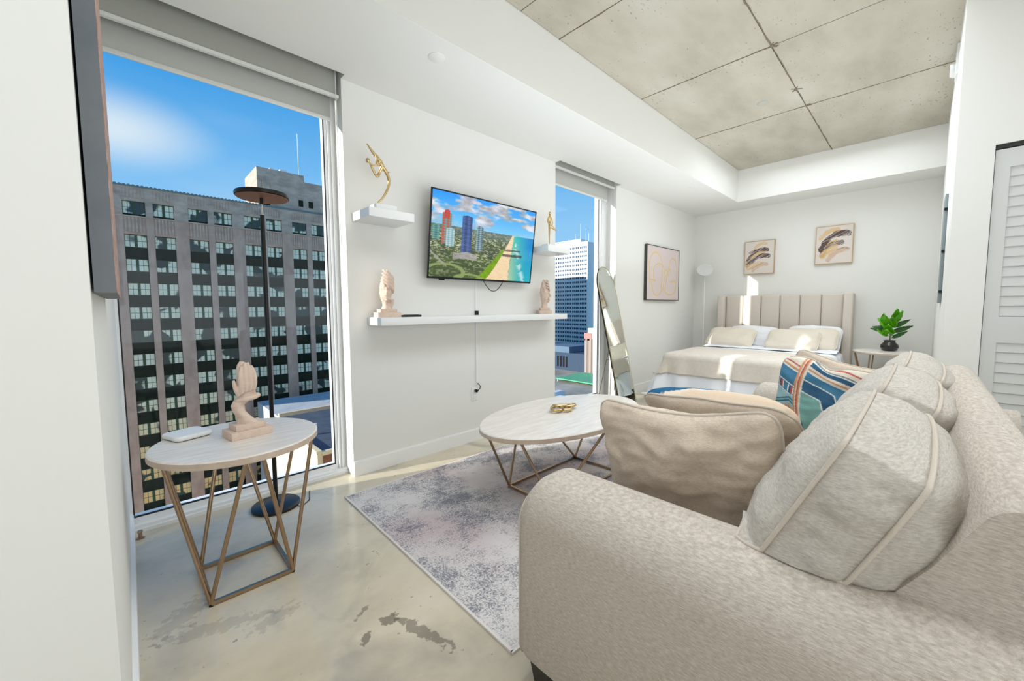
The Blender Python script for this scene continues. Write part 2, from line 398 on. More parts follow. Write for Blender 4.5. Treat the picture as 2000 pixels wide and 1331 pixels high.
# baseboards
def baseboard(name, pieces):
    m = MB()
    for b in pieces: m.box(*b)
    return struct(m.link(name, trim_m))
baseboard('baseboard_window', [(1.105, 3.335, D-.014, D, 0, .1), (1.105, 3.335, D-.009, D, .1, .107), (4.54, XB, D-.014, D, 0, .1), (4.54, XB, D-.009, D, .1, .107)])
baseboard('baseboard_left', [(LW, LW+.014, 1.036, 2.89, 0, .1), (LW, LW+.009, 1.036, 2.89, .1, .107), (X0, LW, 1.036, 1.05, 0, .107)])
baseboard('baseboard_bed', [(XB-.014, XB, YS, D, 0, .107)])
baseboard('baseboard_side', [(XC, XB, YS, YS+.014, 0, .107), (XC-.014, XC, -.258, YS+.014, 0, .107)])

# ------------------------------------------------------------------ windows
def window(name, x0, x1, gx0, gx1, n):
    wroot = MB()
    yf, yb = 2.915, 2.985
    wroot.box(x0, x1, yf, yb, 0, .07)                       # bottom rail
    wroot.box(x0, x1, yf, yb, 2.72, 2.80)                   # head rail
    wroot.box(x0, gx0, yf, yb, .07, 2.72); wroot.box(gx1, x1, yf, yb, .07, 2.72)
    o = wroot.link(name, frame_m); struct(o)
    o['label'] = 'tall white framed window beside the left wall with office block view' if n == 1 else 'narrow white framed window right of the television with white tower view'
    MB().box(x0, x1, 2.885, yf, 0, .035).box(x0, x1, 2.875, 2.885, 0, .018).link('sill', frame_m, o)
    g = .012
    MB().box(gx0, gx1, yf+.003, yf+g, .07, .078).box(gx1-.006, gx1, yf+.003, yf+g, .07, 2.72).box(gx0, gx0+.006, yf+.003, yf+g, .07, 2.72).link('gasket', gasket_m, o)
    # stepped frame beads on the right jamb
    b = MB()
    for k, dx in enumerate((.018, .04)): b.box(gx1+dx, gx1+dx+.006, yf-.012, yf, .035, 2.72)
    b.link('jamb_bead', frame_m, o)
    MB().box(gx0, gx1, 2.948, 2.952, .07, 2.72).link('pane', glass_m, o)
    # right hand jamb liner
    return o
w1 = window('window_1', LW, 1.105, LW+.012, 1.034, 1)
w2 = window('window_2', 3.335, 4.54, 3.36, 4.37, 2)

def shade(x0, x1, zl, zh, label):
    t_ = thing('roller_shade', label, 'roller blind', ((x0+x1)/2, 2.85, zh), 'roller shades in the window heads')
    MB().box(x0+.005, x1-.03, 2.795, 2.803, zl+.015, 2.905).link('fascia', fascia_m, t_)
    MB().box(x0+.005, x1-.012, 2.785, 2.806, zl, zl+.02).link('fascia_lip', lip_m, t_)
    MB().tube([(x0+.01, 2.86, 2.86), (x1-.03, 2.86, 2.86)], .03, 16).link('roller', shade_m, t_)
    MB().box(x0+.008, x1-.035, 2.884, 2.887, zh+.022, 2.87).link('fabric', shade_m, t_)
    bbox('hem_bar', x0+.008, x1-.035, 2.878, 2.892, zh, zh+.026, lip_m, t_, r=.004)
    MB().tube([(x1-.035, 2.775, 2.9), (x1-.033, 2.775, zh-.9)], .0028, 6).link('cord', white_m, t_)
    return t_
shade(LW, 1.105, 2.602, 2.478, 'wide grey roller shade in the head of the window by the left wall')
shade(3.335, 4.54, 2.69, 2.545, 'narrower grey roller shade in the head of the window right of the television')

# ------------------------------------------------------------------ closet doors and side wall fittings
def closet_leaf(y1, y0, label):
    x0 = XC+.015
    d = tag(MB().box(x0, x0+.03, y0, y0+.06, .02, 2.13).box(x0, x0+.03, y1-.06, y1, .02, 2.13)
            .box(x0, x0+.03, y0+.06, y1-.06, 2.02, 2.13).box(x0, x0+.03, y0+.06, y1-.06, .97, 1.13).box(x0, x0+.03, y0+.06, y1-.06, .02, .22).link('door_%d' % (1 if y1 > -.4 else 2), closet_m), label, 'door')
    struct(d)
    for a, b in ((.22, .97), (1.13, 2.02)):
        n = int(round((b-a)/.0613)); s = (b-a)/n
        for k in range(n):
            z = a+s*k
            v = [(x0+.004, y0+.06, z+.006), (x0+.004, y1-.06, z+.006), (x0+.014, y1-.06, z+s+.010), (x0+.014, y0+.06, z+s+.010),
                 (x0+.010, y0+.06, z+.002), (x0+.010, y1-.06, z+.002), (x0+.020, y1-.06, z+s+.006), (x0+.020, y0+.06, z+s+.006)]
            link('slat', pyd(v, [(0, 3, 2, 1), (4, 5, 6, 7), (0, 1, 5, 4), (2, 3, 7, 6), (0, 4, 7, 3), (1, 2, 6, 5)]), closet_m, d)
    return d
closet_leaf(-.262, -.74, 'white louvred closet door leaf nearest the living room corner')
closet_leaf(-.744, -1.24, 'second white louvred closet door leaf')
struct(box('trim_5', XC+.01, XC+.05, -1.75, -.258, 2.135, 2.16, mat('door_track_metal', (70, 72, 70), .4, .8)))
t_ = thing('electrical_panel', 'slim grey electrical panel on the side wall by the nightstand', 'electrical panel', (4.9, YS, 1.2))
bbox('cover', 4.70, 5.10, YS, YS+.018, 1.22, 2.08, grey_m, t_, r=.004)
for z in (1.3, 1.62, 1.95): box('latch', 4.69, 4.70, YS+.002, YS+.02, z, z+.02, black_m, t_)
t_ = thing('smoke_detector', 'white round detector high on the side wall below the slab', 'smoke detector', (4.86, YS, 3.1))
MB().tube([(4.86, YS, 3.08), (4.86, YS+.02, 3.08), (4.86, YS+.04, 3.08)], [.06, .06, .045], 24).link('housing', white_m, t_, smooth=True, auto=40)
box('bracket', 4.6, 4.78, YS, YS+.012, 2.95, 3.17, white_m, t_)
for (x, y, z, lab) in ((1.442, 2.14, ZS, 'white sprinkler cover disc in the soffit near the tall window'), (5.307, 2.125, ZS, 'white sprinkler cover disc in the soffit near the bed')):
    o = MB().lathe(x, y, [(.045, z-.006), (.05, z-.003), (.05, z)], 32).link('sprinkler_cover', soff_m, smooth=True, auto=40); tag(o, lab, 'sprinkler cover')
o = MB().lathe(4.574, 1.183, [(.04, ZC-.006), (.05, ZC)], 24, sx=1.3).link('ceiling_patch', mat('patch_grey', (176, 176, 164), .8), ceil)

# ------------------------------------------------------------------ the town outside
masonry = mat('grey_brown_masonry', (204, 176, 156), .9, spec=.1, var=(.55, (166, 136, 120), .8, (1, 1, .5)), bump=(3, .3, (1, 1, 4)))
masonry2 = mat('weathered_grey_masonry', (206, 186, 168), .9, spec=.1, var=(.5, (158, 138, 124), .85, (1, 1, 2)))
green_frame = mat('green_steel_frame', (38, 72, 46), .6)
spandrel_m = mat('dark_spandrel', (26, 40, 30), .7, spec=.1, var=(2, (20, 22, 20), .7))
pane_refl_m = bpy.data.materials.new('painted_pane_reflections'); pane_refl_m.use_nodes = True  # pale and dark noise patches paint reflections into the office panes
t = pane_refl_m.node_tree; p = t.nodes['Principled BSDF']; p.inputs['Roughness'].default_value = .3
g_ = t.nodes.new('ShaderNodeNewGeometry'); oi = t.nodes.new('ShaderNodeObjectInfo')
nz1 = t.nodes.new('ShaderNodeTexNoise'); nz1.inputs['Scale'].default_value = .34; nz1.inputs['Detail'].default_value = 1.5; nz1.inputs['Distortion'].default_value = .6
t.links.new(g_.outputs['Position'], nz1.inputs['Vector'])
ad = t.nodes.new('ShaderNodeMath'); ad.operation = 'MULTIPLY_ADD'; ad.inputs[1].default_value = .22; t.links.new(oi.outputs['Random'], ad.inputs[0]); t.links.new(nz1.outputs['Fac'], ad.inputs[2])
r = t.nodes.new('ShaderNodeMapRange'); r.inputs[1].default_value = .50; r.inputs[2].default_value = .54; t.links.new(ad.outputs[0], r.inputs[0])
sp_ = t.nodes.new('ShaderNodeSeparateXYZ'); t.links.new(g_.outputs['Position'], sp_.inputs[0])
rz = t.nodes.new('ShaderNodeMapRange'); rz.inputs[1].default_value = -12; rz.inputs[2].default_value = -24; t.links.new(sp_.outputs['Z'], rz.inputs[0])  # lower floors turn warmer, imitating sunlit reflections in the pane colour
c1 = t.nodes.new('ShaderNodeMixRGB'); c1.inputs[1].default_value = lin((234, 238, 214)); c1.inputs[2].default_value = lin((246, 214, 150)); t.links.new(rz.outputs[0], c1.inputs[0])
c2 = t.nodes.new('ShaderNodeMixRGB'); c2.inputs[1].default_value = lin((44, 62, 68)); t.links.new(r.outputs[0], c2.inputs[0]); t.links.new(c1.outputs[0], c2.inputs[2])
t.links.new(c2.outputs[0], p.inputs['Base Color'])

FY = 84.0
bl = thing('office_block', 'long grey-brown stone office block with green windows beyond the tall window', 'building', (14, FY, -40), 'buildings of the town outside')
pairs = []
for k in range(-1, 5):
    b = .28+k*7.69
    pairs += [(b, b+2.56), (b+3.43, b+5.95)]
pairs = pairs[1:-1]            # ten bays
xl, xr = -9.5, 38.5
body = MB().box(xl, xr, FY+.55, FY+26, -40, 19.6)
body.link('core', masonry, bl)
edges = [xl]+[v for p_ in pairs for v in p_]+[xr]
for i in range(0, len(edges), 2):
    box('pier', edges[i], edges[i+1], FY, FY+.6, -40, 15.3, masonry, bl)
rl = MB()
for (a, b) in pairs:
    box('lintel', a, b, FY+.08, FY+.6, 12.62, 15.3, masonry, bl)
    for k in range(6):
        xx = a+.25+k*(b-a-.5)/5; rl.box(xx-.1, xx+.1, FY-.02, FY+.1, 13.0, 15.2)
        rl.box(xx-.1, xx+.1, FY-.04, FY+.1, 18.1, 19.4)
box('attic', xl, xr, FY+.05, FY+.5, 17.62, 19.75, masonry2, bl)
for i in range(0, len(edges), 2): box('attic_pier', edges[i], edges[i+1], FY+.0, FY+.5, 15.3, 17.62, masonry2, bl)
rl.link('relief', masonry2, bl, kind='stuff')
box('ledge', xl, xr, FY-.12, FY+.4, 15.22, 15.42, masonry2, bl)
cp = MB().box(xl, xr, FY-.1, FY+.6, 19.75, 19.95)
for k in range(96): cp.box(xl+k*.5, xl+k*.5+.3, FY-.14, FY+.1, 19.9, 20.05)
cp.link('coping', mat('weathered_copper', (110, 130, 132), .7), bl)
# windows: one shared mesh for each frame and pane
W0 = 2.54
def winmesh():
    m = MB(); W, H = W0, 1.9
    m.box(0, W, 0, .1, 0, .07).box(0, W, 0, .1, H-.07, H).box(0, .07, 0, .1, .07, H-.07).box(W-.07, W, 0, .1, .07, H-.07)
    m.box(W/2-.17, W/2+.17, -.02, .12, .07, H-.07)
    for s in (0, 1):
        a = .07+s*(W/2+.10); b = a+W/2-.24
        c = (a+b)/2; m.box(c-.025, c+.025, .02, .08, .07, H-.07); m.box(a, b, .02, .08, H*.5-.03, H*.5+.03)
    return m.me()
fme = winmesh(); fme.materials.append(green_frame)
pme = MB().box(0, W0/2-.24, 0, .02, .07, 1.83).me(); pme.materials.append(pane_refl_m)
sme = MB().box(0, W0, 0, .12, 0, 1.78).box(W0/2-.08, W0/2+.08, -.05, .0, 0, 1.78).me(); sme.materials.append(spandrel_m)
def place(name, me, loc, parent):
    o = bpy.data.objects.new(name, me); C.objects.link(o); o.parent = parent
    o.location = Vector(loc)-wpos(parent); return o
npane = 0
def put_window(x, z):
    global npane
    wo = place('window', fme, (x, FY+.38, z), bl)
    if npane < 300:
        for s in (0, 1):
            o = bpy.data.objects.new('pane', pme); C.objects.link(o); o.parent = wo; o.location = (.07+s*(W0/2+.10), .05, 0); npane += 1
order = sorted(range(len(pairs)), key=lambda i: (pairs[i][0] > 32, i))
for i in order:
    a = pairs[i][0]
    put_window(a, 15.70)
    for k in range(14):
        z = 12.58-1.9-k*3.667
        put_window(a, z)
        if z-1.78 > -40: place('spandrel_panel', sme, (a, FY+.36, z-1.775), bl)
# backing for the bays
for (a, b) in pairs: box('bay_backing', a-.05, b+.05, FY+.5, FY+.56, -40, 17.7, pane_refl_m if npane < 300 else spandrel_m, bl)
ph = MB().box(18.1, 26.0, FY+.8, 94.5, 19.6, 26.9).box(26.0, 39, FY+.8, 94.5, 19.6, 25.7).box(18.1, 38.5, FY+.5, FY+.8, 19.6, 20.6).box(18.9, 20, FY+.5, FY+.8, 20, 24.6)
ph.link('penthouse', masonry2, bl)
for x in (24.9, 26.7): box('penthouse_window', x, x+.8, FY+.72, FY+.82, 20.9, 22.1, spandrel_m, bl)
sm = MB().box(20.5, 21.2, 86, 87, 26.9, 27.5).box(22.2, 23.4, 86, 87, 26.9, 27.6).box(24.6, 25, 86, 87, 26.9, 27.3)
sm.link('roof_vent', white_m, bl)
MB().tube([(26.1, 88, 26.5), (26.1, 88, 35.8)], .07, 6).link('antenna', white_m, bl)

cream_wall = mat('cream_render', (236, 214, 172), .9, spec=.1)
brick_w = mat('red_brown_brick', (150, 92, 64), .9, var=(1.2, (120, 76, 56), .7))
roof_d = mat('dark_roofing', (58, 70, 84), .85, var=(.8, (90, 104, 116), .6))
roof_l = mat('pale_roofing', (206, 206, 204), .85, var=(.5, (160, 164, 168), .6))
t_ = thing('brick_building', 'low brick building with sunlit cream side and dark roof below the tall window', 'building', (20, 46, -40), 'buildings of the town outside')
MB().box(12.5, 13.0, 40.1, 58, -40, -12.9).link('cream_wall', cream_wall, t_)
MB().box(13.0, 36, 40, 58, -40, -13.1).link('brick_wall', brick_w, t_)
MB().box(13.0, 36, 40.4, 57.8, -13.1, -13.0).link('roof', roof_d, t_)
MB().box(12.4, 12.9, 40, 58, -12.9, -12.6).box(12.9, 36, 39.9, 40.3, -13.1, -12.7).link('parapet', cream_wall, t_)
for i, (x, y, h) in enumerate(((15.6, 44, 3.4), (16.6, 45.5, 3.0), (17.1, 43.5, 2.0), (14.6, 47, 1.3), (18.0, 46, 2.4))):
    MB().tube([(x, y, -13), (x, y, -13+h)], .16, 8).link('vent_pipe', lip_m, t_)
t_ = thing('parapet_building', 'flat-roofed pale building between the brick building and the office block', 'building', (30, 72, -40), 'buildings of the town outside')
MB().box(15.5, 60, 66, 80, -40, -15).link('block', roof_l, t_)
MB().box(15.4, 60, 65.7, 66.2, -15, -14.4).link('parapet', cream_wall, t_)
for k in range(3): MB().box(15.5, 60, 65.8-k*.0, 66.1, -16.6-k*1.5, -16.3-k*1.5).link('band', roof_d, t_)
MB().box(16, 60, 58.5, 65.5, -40, -21).link('lower_roof', roof_d, t_)

# white hotel tower beyond window 2
tw_m = mat('white_tower_stone', (226, 226, 222), .8, spec=.2)
win_dark = mat('tower_glass', (34, 52, 74), .25, var=(.12, (90, 110, 130), .5))
tw = thing('hotel_tower', 'tall white slab tower with rows of dark window bands beyond the narrow window', 'building', (258, 210, -45), 'buildings of the town outside')
MB().box(250.6, 266, 176.6, 262, -45, 50.2).link('core', tw_m, tw)
TY = [177.0+7.15*k for k in range(12)]
bandm = MB().box(0, .3, 0, 6.3, 0, 1.55).me(); bandm.materials.append(win_dark)
for y in TY: box('fin', 250.0, 250.7, y-.45, y+.35, -45, 49.6, tw_m, tw)
for r_ in range(28):
    z = 45.5-r_*3.25
    box('slab_edge', 250.25, 250.75, 177, 261, z-1.7, z, tw_m, tw)
    for k in range(10): place('window_band', bandm, (250.35, TY[k]+.5, z), tw)
mu = MB()
for r_ in range(28):
    z = 45.5-r_*3.25
    for k in range(10):
        for q in range(1, 4): mu.box(250.28, 250.4, TY[k]+.5+q*1.575-.22, TY[k]+.5+q*1.575+.12, z, z+1.55)
mu.link('mullion', tw_m, tw, kind='stuff')
box('top_band', 250.1, 250.8, 176.6, 262, 47.2, 50.6, tw_m, tw)
MB().box(253, 262, 185, 225, 50.2, 53.5).link('plant_room', tw_m, tw)
an = MB()
for y, h in ((178.5, 7), (181, 11), (186, 15), (191, 8), (197, 5)): an.tube([(254, y, 50), (254, y, 50+h)], .14, 5)
an.link('antenna', white_m, tw)
sw = MB()
for r_ in range(24): sw.box(262.5, 263.6, 176.5, 176.7, 43-r_*3.25, 44.4-r_*3.25)
sw.link('side_window', win_dark, tw)
t_ = thing('high_rise', 'grey high-rise block whose shade falls over the white tower', 'building', (135, 235, -45), 'buildings of the town outside')
MB().box(118, 150, 212, 300, -45, 54).link('block', masonry2, t_)
for r_ in range(30): box('window_band', 117.8, 118.05, 214, 298, 50-r_*3.4, 51.6-r_*3.4, win_dark, t_)
t_ = thing('brown_tower', 'narrow brown building with a white top right of the white tower', 'building', (206, 139, -45), 'buildings of the town outside')
MB().box(200, 212, 128, 143, -45, -18).link('block', mat('taupe_wall', (150, 132, 122), .8), t_)
for k in range(5): box('fin', 199.6, 200, 129+k*3, 130+k*3, -45, -18, mat('taupe_fin%d' % k, (176, 160, 150), .8), t_)
MB().box(200.5, 211, 128, 141, -18, -11.5).link('white_top', white_m, t_)
MB().box(200, 200.6, 138, 143.2, -19, -14.5).link('pink_panel', mat('pink_panel', (226, 128, 116), .7), t_)
t_ = thing('dark_building', 'dark blue low building in shade in front of the white tower', 'building', (215, 160, -45), 'buildings of the town outside')
MB().box(205, 225, 143.5, 190, -45, -28.5).link('block', mat('slate_wall', (52, 70, 92), .8), t_)
MB().box(204.5, 224, 158, 190, -28.5, -24.5).link('upper_floor', mat('slate_upper', (96, 118, 138), .8), t_)
for k in range(4): box('window', 204.8, 205, 160+k*2.4, 161.3+k*2.4, -38, -31, black_m, t_)
t_ = thing('warehouse', 'pale flat roofed warehouse low beyond the narrow window', 'building', (105, 55, -40), 'buildings of the town outside')
MB().box(84, 134, 36, 64, -40, -31).link('block', roof_l, t_)
t_ = thing('canopy', 'green canopy roof behind the pale warehouse', 'canopy', (183, 127, -40))
MB().box(170, 196, 113, 141, -38.6, -38).link('roof', mat('green_canopy', (96, 176, 132), .7), t_)
for x in (171, 195):
    for y in (114, 140): box('post', x-.2, x+.2, y-.2, y+.2, -45, -38.6, lip_m, t_)
def truck(x, y, a, lab, col):
    t_ = thing('box_truck', lab, 'truck', (x, y, -40), 'vehicles parked below the narrow window')
    MB().box(x-3.6, x+2.2, y-1.3, y+1.3, -39, -36).link('cargo_box', col, t_)
    MB().box(x+2.3, x+4, y-1.2, y+1.2, -39.2, -37).link('cab', col, t_)
    for dx in (-2.2, 3):
        for dy in (-1.25, 1.25): MB().tube([(x+dx, y+dy-.15, -39.5), (x+dx, y+dy+.15, -39.5)], .5, 10).link('wheel', black_m, t_)
truck(128, 104, 0, 'white box truck parked beyond the pale warehouse', white_m)
truck(118, 97.5, 0, 'cream box truck parked next to the white box truck', cream_wall)
truck(112, 91, 0, 'dark box truck parked nearest the window wall edge', roof_d)
truck(136, 111.5, 0, 'white box truck parked nearest the green canopy', white_m)
gm = mat('street_ground', (190, 176, 160), .9, var=(.05, (90, 100, 88), .7))
struct(box('ground', -120, 420, 6, 420, -46, -40, gm))

# ------------------------------------------------------------------ canvas on the left wall (seen edge on)
t_ = thing('canvas_painting', 'deep dark grey edged canvas on the left wall, seen edge on', 'painting', (LW, 1.4, 1.8))
MB().box(LW+.004, -.0125, 1.07, 1.72, 1.232, 2.35).link('stretcher', mat('canvas_edge_grey', (96, 102, 108), .55, var=(6, (120, 124, 126), .6)), t_)
MB().box(-.0125, -.0115, 1.071, 1.72, 1.233, 2.35).link('picture', mat('mottled_picture', (206, 170, 160), .7, var=(40, (120, 92, 60), .9)), t_)

# ------------------------------------------------------------------ television and wall cabling
def tvpic(u, v):
    n = fbm(u*9, v*9, 3); sky = np.stack([.16+.9*(1-v), .60+.55*(1-v), .97+0*v], -1)
    cl = fbm(u*6+1.3, v*13, 11); cl = np.clip((cl-.47)*7, 0, 1)*np.clip((v-.60)*9, 0, 1)
    cc = np.stack([.80+.2*n, .82+.18*n, .95+0*n], -1)*np.clip(.55+.6*fbm(u*14, v*22, 5), .4, 1)[..., None]
    img = sky*(1-cl[..., None])+cc*cl[..., None]
    land = v < .62
    fq = 1/(1.12-v*1.05); g1 = fbm(u*46*np.clip(fq, 1, 3)**.5, v*60*np.clip(fq, 1, 3), 21, 3); g2 = fbm(u*9, v*14, 31)
    gg = np.clip((g1-.50)*5, 0, 1)*np.clip(.4+g2, 0, 1); gg = gg*np.clip(.25+v*1.6, 0, 1); city = np.stack([.20+.60*gg+.16*g2, .25+.55*gg+.18*g2, .15+.58*gg+.08*g2], -1)
    far = np.clip((v-.46)/.12, 0, 1)[..., None]
    city = city*(1-far*.6)+np.array([.45, .52, .55])*far*.6
    img = np.where(land[..., None], city, img)
    tt = np.clip(v/.62, 0, 1)
    e1 = .50+(.755-.50)*tt**.8; e2 = .735+(.775-.735)*tt; eg = e1-.10*(1-tt)
    grass = land & (u > eg) & (u < e1) & (v < .42)
    img = np.where(grass[..., None], np.stack([.36+.2*g1, .52+.2*g1, .04+0*u], -1), img)
    beach = land & (u >= e1) & (u < e2+.03*(1-tt)*(g2-.5))
    img = np.where(beach[..., None], np.stack([.92+.06*g1, .80+.08*g1, .62+.12*g1], -1), img)
    sea = land & (u >= e2)
    dp = np.clip((u-e2)*5, 0, 1)*np.clip(.3+v, 0, 1)
    sh0 = np.clip(1-(u-e2)*6, 0, 1)*(1-tt)**.6; sc_ = np.stack([.14*(1-dp)+.6*sh0, .76-.30*dp+.05*g2, .72+.12*dp-.08*sh0], -1)
    foam = (np.clip(1-np.abs(u-e2-.17*(1-tt)**1.3-.01)*24, 0, 1)*(fbm(u*30, v*30, 8) > .5))[..., None]
    sc_ = sc_*(1-foam*.8)+foam*.75
    img = np.where(sea[..., None], sc_, img)
    sh = land & (np.abs(v-.33-.02*u) < .018) & (u > .66) & (u < .88); img = np.where(sh[..., None], img*.45, img)
    sh = land & (np.abs(v-.40-.02*u) < .012) & (u > .68) & (u < .86); img = np.where(sh[..., None], img*.55, img)
    def tower(img, u0, u1, v0, v1, c1, c2, nu, nv):
        m = (u > u0) & (u < u1) & (v > v0) & (v < v1+.015*np.sin((u-u0)/(u1-u0)*PI))
        st = (np.sin((v)*nv) > 0) * .5 + (np.sin((u-u0)/(u1-u0)*nu*PI) > .0)*.5
        c = np.array(c1)*st[..., None]+np.array(c2)*(1-st[..., None])
        return np.where(m[..., None], c, img)
    img = tower(img, .012, .07, .44, .60, (.45, .66, .62), (.25, .45, .45), 3, 240)
    img = tower(img, .09, .165, .40, .76, (.80, .30, .22), (.40, .62, .62), 4, 200)
    img = tower(img, .105, .15, .70, .79, (.78, .22, .16), (.72, .34, .28), 3, 200)
    img = tower(img, .125, .195, .38, .58, (.72, .84, .85), (.5, .66, .7), 5, 260)
    img = tower(img, .258, .35, .31, .76, (.30, .42, .66), (.16, .24, .44), 4, 330)
    img = tower(img, .39, .455, .36, .66, (.62, .72, .74), (.30, .40, .46), 4, 260)
    m = (v < .33-.3*np.abs(u-.31)) & (v > .24-.1*np.abs(u-.31)) & (np.abs(u-.3) < .11); img = np.where(m[..., None], np.array([.70, .68, .66])*(.7+.4*g1[..., None]), img)
    d = np.hypot((u-.13)/.16, (v-.06)/.10); m = (np.abs(d-1) < .12) | (np.abs(np.hypot((u-.34)/.12, (v+.01)/.06)-1) < .16)
    img = np.where((m & (v < .2))[..., None], np.array([.55, .62, .38]), img)
    m = (np.abs(v-.30+(u-.0)*1.2) < .012) & (u < .14); img = np.where(m[..., None], np.array([.62, .62, .58]), img)
    return np.clip(img, 0, 1)
def to_lin(img): return np.where(img <= .04045, img/12.92, ((img+.055)/1.055)**2.4)
TVm = Matrix.Translation((2.278, 2.70, 1.434)) @ Matrix.Rotation(math.atan2(.085, .675), 4, 'X')
tv = thing('television', 'flat screen television tilted on the window wall showing a beach', 'television', (2.278, 2.77, 1.75))
TW, TH = 1.168, .682
def tvpart(name, mb, m, **k):
    me = mb.me() if isinstance(mb, MB) else mb; me.transform(TVm); return link(name, me, m, tv, **k)
tvpart('housing', MB().box(-TW/2+.004, TW/2-.004, .004, .010, 0.004, TH-.004).box(-TW/2+.06, TW/2-.06, .010, .03, .04, TH-.04).box(-.42, .42, .03, .055, .06, .46), black_m)
bz = .011
tvpart('bezel', MB().box(-TW/2, TW/2, -.004, .006, 0, .016).box(-TW/2, TW/2, -.004, .006, TH-bz, TH).box(-TW/2, -TW/2+bz, -.004, .006, 0, TH).box(TW/2-bz, TW/2, -.004, .006, 0, TH), mat('tv_bezel', (40, 44, 48), .3, .6))
NU, NV = 300, 176
sme_ = gridmesh(NU, NV, lambda u, v: (-TW/2+bz+u*(TW-2*bz), -.001, .016+v*(TH-.016-bz)))
uu, vv = np.meshgrid(np.linspace(0, 1, NU+1), np.linspace(0, 1, NV+1)); colour(sme_, to_lin(tvpic(uu, vv)).reshape(-1, 3))
tvpart('screen', sme_, vmat('tv_screen', .2, 1.0, .3))
tvpart('sensor', MB().box(-.47, -.42, 0, .012, -.012, .002), black_m)
MB().box(2.1, 2.45, 2.745, 2.773, 1.58, 1.95).box(2.2, 2.35, 2.715, 2.75, 1.6, 1.9).link('wall_bracket', black_m, tv)
pts = [(2.254+.244*k/16, 2.695, 1.452-.105*math.sin(PI*k/16)**.8) for k in range(17)]
MB().tube(pts, .0035, 6).link('hanging_cable', black_m, tv, smooth=True)
o = MB().box(2.226, 2.244, 2.764, D, .5, 1.45).link('cable_raceway', white_m); tag(o, 'white cable raceway running down the wall below the television', 'cable cover')
t_ = thing('wall_outlet', 'white wall outlet plate with black plug below the television', 'outlet', (2.212, D, .42))
bbox('plate', 2.175, 2.252, D-.006, D, .365, .485, white_m, t_, r=.002)
for z in (.39, .45): box('socket', 2.197, 2.230, D-.0085, D-.005, z-.012, z+.018, lip_m, t_)
MB().tube([(2.215, D-.006, .455), (2.215, D-.03, .455)], .014, 12).link('plug', black_m, t_)
MB().tube([(2.215, D-.03, .455), (2.235, D-.04, .47), (2.25, D-.035, .49), (2.245, D-.02, .51), (2.235, D-.012, .52)], .004, 6).link('cord', black_m, t_, smooth=True)

# ------------------------------------------------------------------ shelves
def shelf(x0, x1, y0, z0, z1, lab):
    o = bbox('floating_shelf', x0, x1, y0, D, z0, z1, white_m, r=.002, seg=2)
    return tag(o, lab, 'shelf', 'white floating shelves')
shelf(1.15, 1.478, 2.503, 1.797, 1.855, 'short white floating shelf upper left of the television')
shelf(2.905, 3.237, 2.503, 1.735, 1.792, 'short white floating shelf right of the television')
shelf(1.236, 3.262, 2.55, 1.08, 1.135, 'long white floating shelf under the television')

def skinfig(name, chains, m, parent, n=10):
    mb = MB()
    for ch in chains:
        P = [Vector(c[:3]) for c in ch]; R_ = [c[3] for c in ch]; pts = []; rs = []
        for i in range(len(P)-1):
            p0 = P[max(i-1, 0)]; p1 = P[i]; p2 = P[i+1]; p3 = P[min(i+2, len(P)-1)]
            for k in range(6):
                q = k/6; pts.append(.5*((2*p1)+(-p0+p2)*q+(2*p0-5*p1+4*p2-p3)*q*q+(-p0+3*p1-3*p2+p3)*q**3)); rs.append(R_[i]*(1-q)+R_[i+1]*q)
        pts.append(P[-1]); rs.append(R_[-1]); mb.tube(pts, rs, n)
    me = mb.me()
    o = link(name, me, m, parent, smooth=True)
    md = o.modifiers.new('r', 'REMESH'); md.mode = 'VOXEL'; md.voxel_size = .0022; md.use_smooth_shade = True
    return o
# dancer bent backwards on one long curved leg
t_ = thing('figurine', 'gold acrobat figurine arching on a white block on the upper left shelf', 'figurine', (1.3, 2.62, 1.855), 'gold dancer figurines')
bbox('plinth', 1.235, 1.385, 2.575, 2.665, 1.855, 1.905, white_m, t_, r=.002)
y = 2.62
skinfig('dancer', [
    [(1.262, y, 1.912, .006), (1.30, y-.01, 1.955, .0075), (1.335, y-.012, 2.02, .009), (1.349, y-.01, 2.08, .0105), (1.338, y, 2.13, .012), (1.305, y, 2.172, .014)],
    [(1.262, y, 1.910, .006), (1.295, y-.02, 1.909, .004)],
    [(1.305, y, 2.172, .016), (1.288, y, 2.20, .016), (1.268, y, 2.222, .011)],
    [(1.335, y, 2.128, .009), (1.352, y+.01, 2.14, .006), (1.370, y+.02, 2.147, .003)],
    [(1.305, y, 2.165, .014), (1.292, y+.012, 2.13, .011), (1.277, y+.015, 2.098, .009), (1.250, y+.012, 2.125, .008), (1.228, y+.005, 2.16, .007)],
    [(1.272, y, 2.222, .012), (1.245, y, 2.243, .010), (1.222, y, 2.268, .007), (1.203, y, 2.292, .004)],
    [(1.262, y-.008, 2.222, .008), (1.262, y-.012, 2.19, .006), (1.256, y-.01, 2.165, .006), (1.232, y-.004, 2.160, .007), (1.215, y, 2.168, .007)],
    [(1.292, y, 2.20, .008), (1.285, y-.01, 2.178, .006), (1.262, y-.01, 2.158, .005)],
], gold_m, t_)
MB().lathe(1.205, y, [(.001, 2.166), (.010, 2.171), (.014, 2.182), (.012, 2.194), (.001, 2.20)], 14).link('head', gold_m, t_, smooth=True)
t_ = thing('figurine', 'small gold dancer figurine on the short shelf right of the television', 'figurine', (3.06, 2.62, 1.792), 'gold dancer figurines')
bbox('plinth', 2.99, 3.11, 2.58, 2.66, 1.792, 1.822, white_m, t_, r=.002)
x0 = 3.06
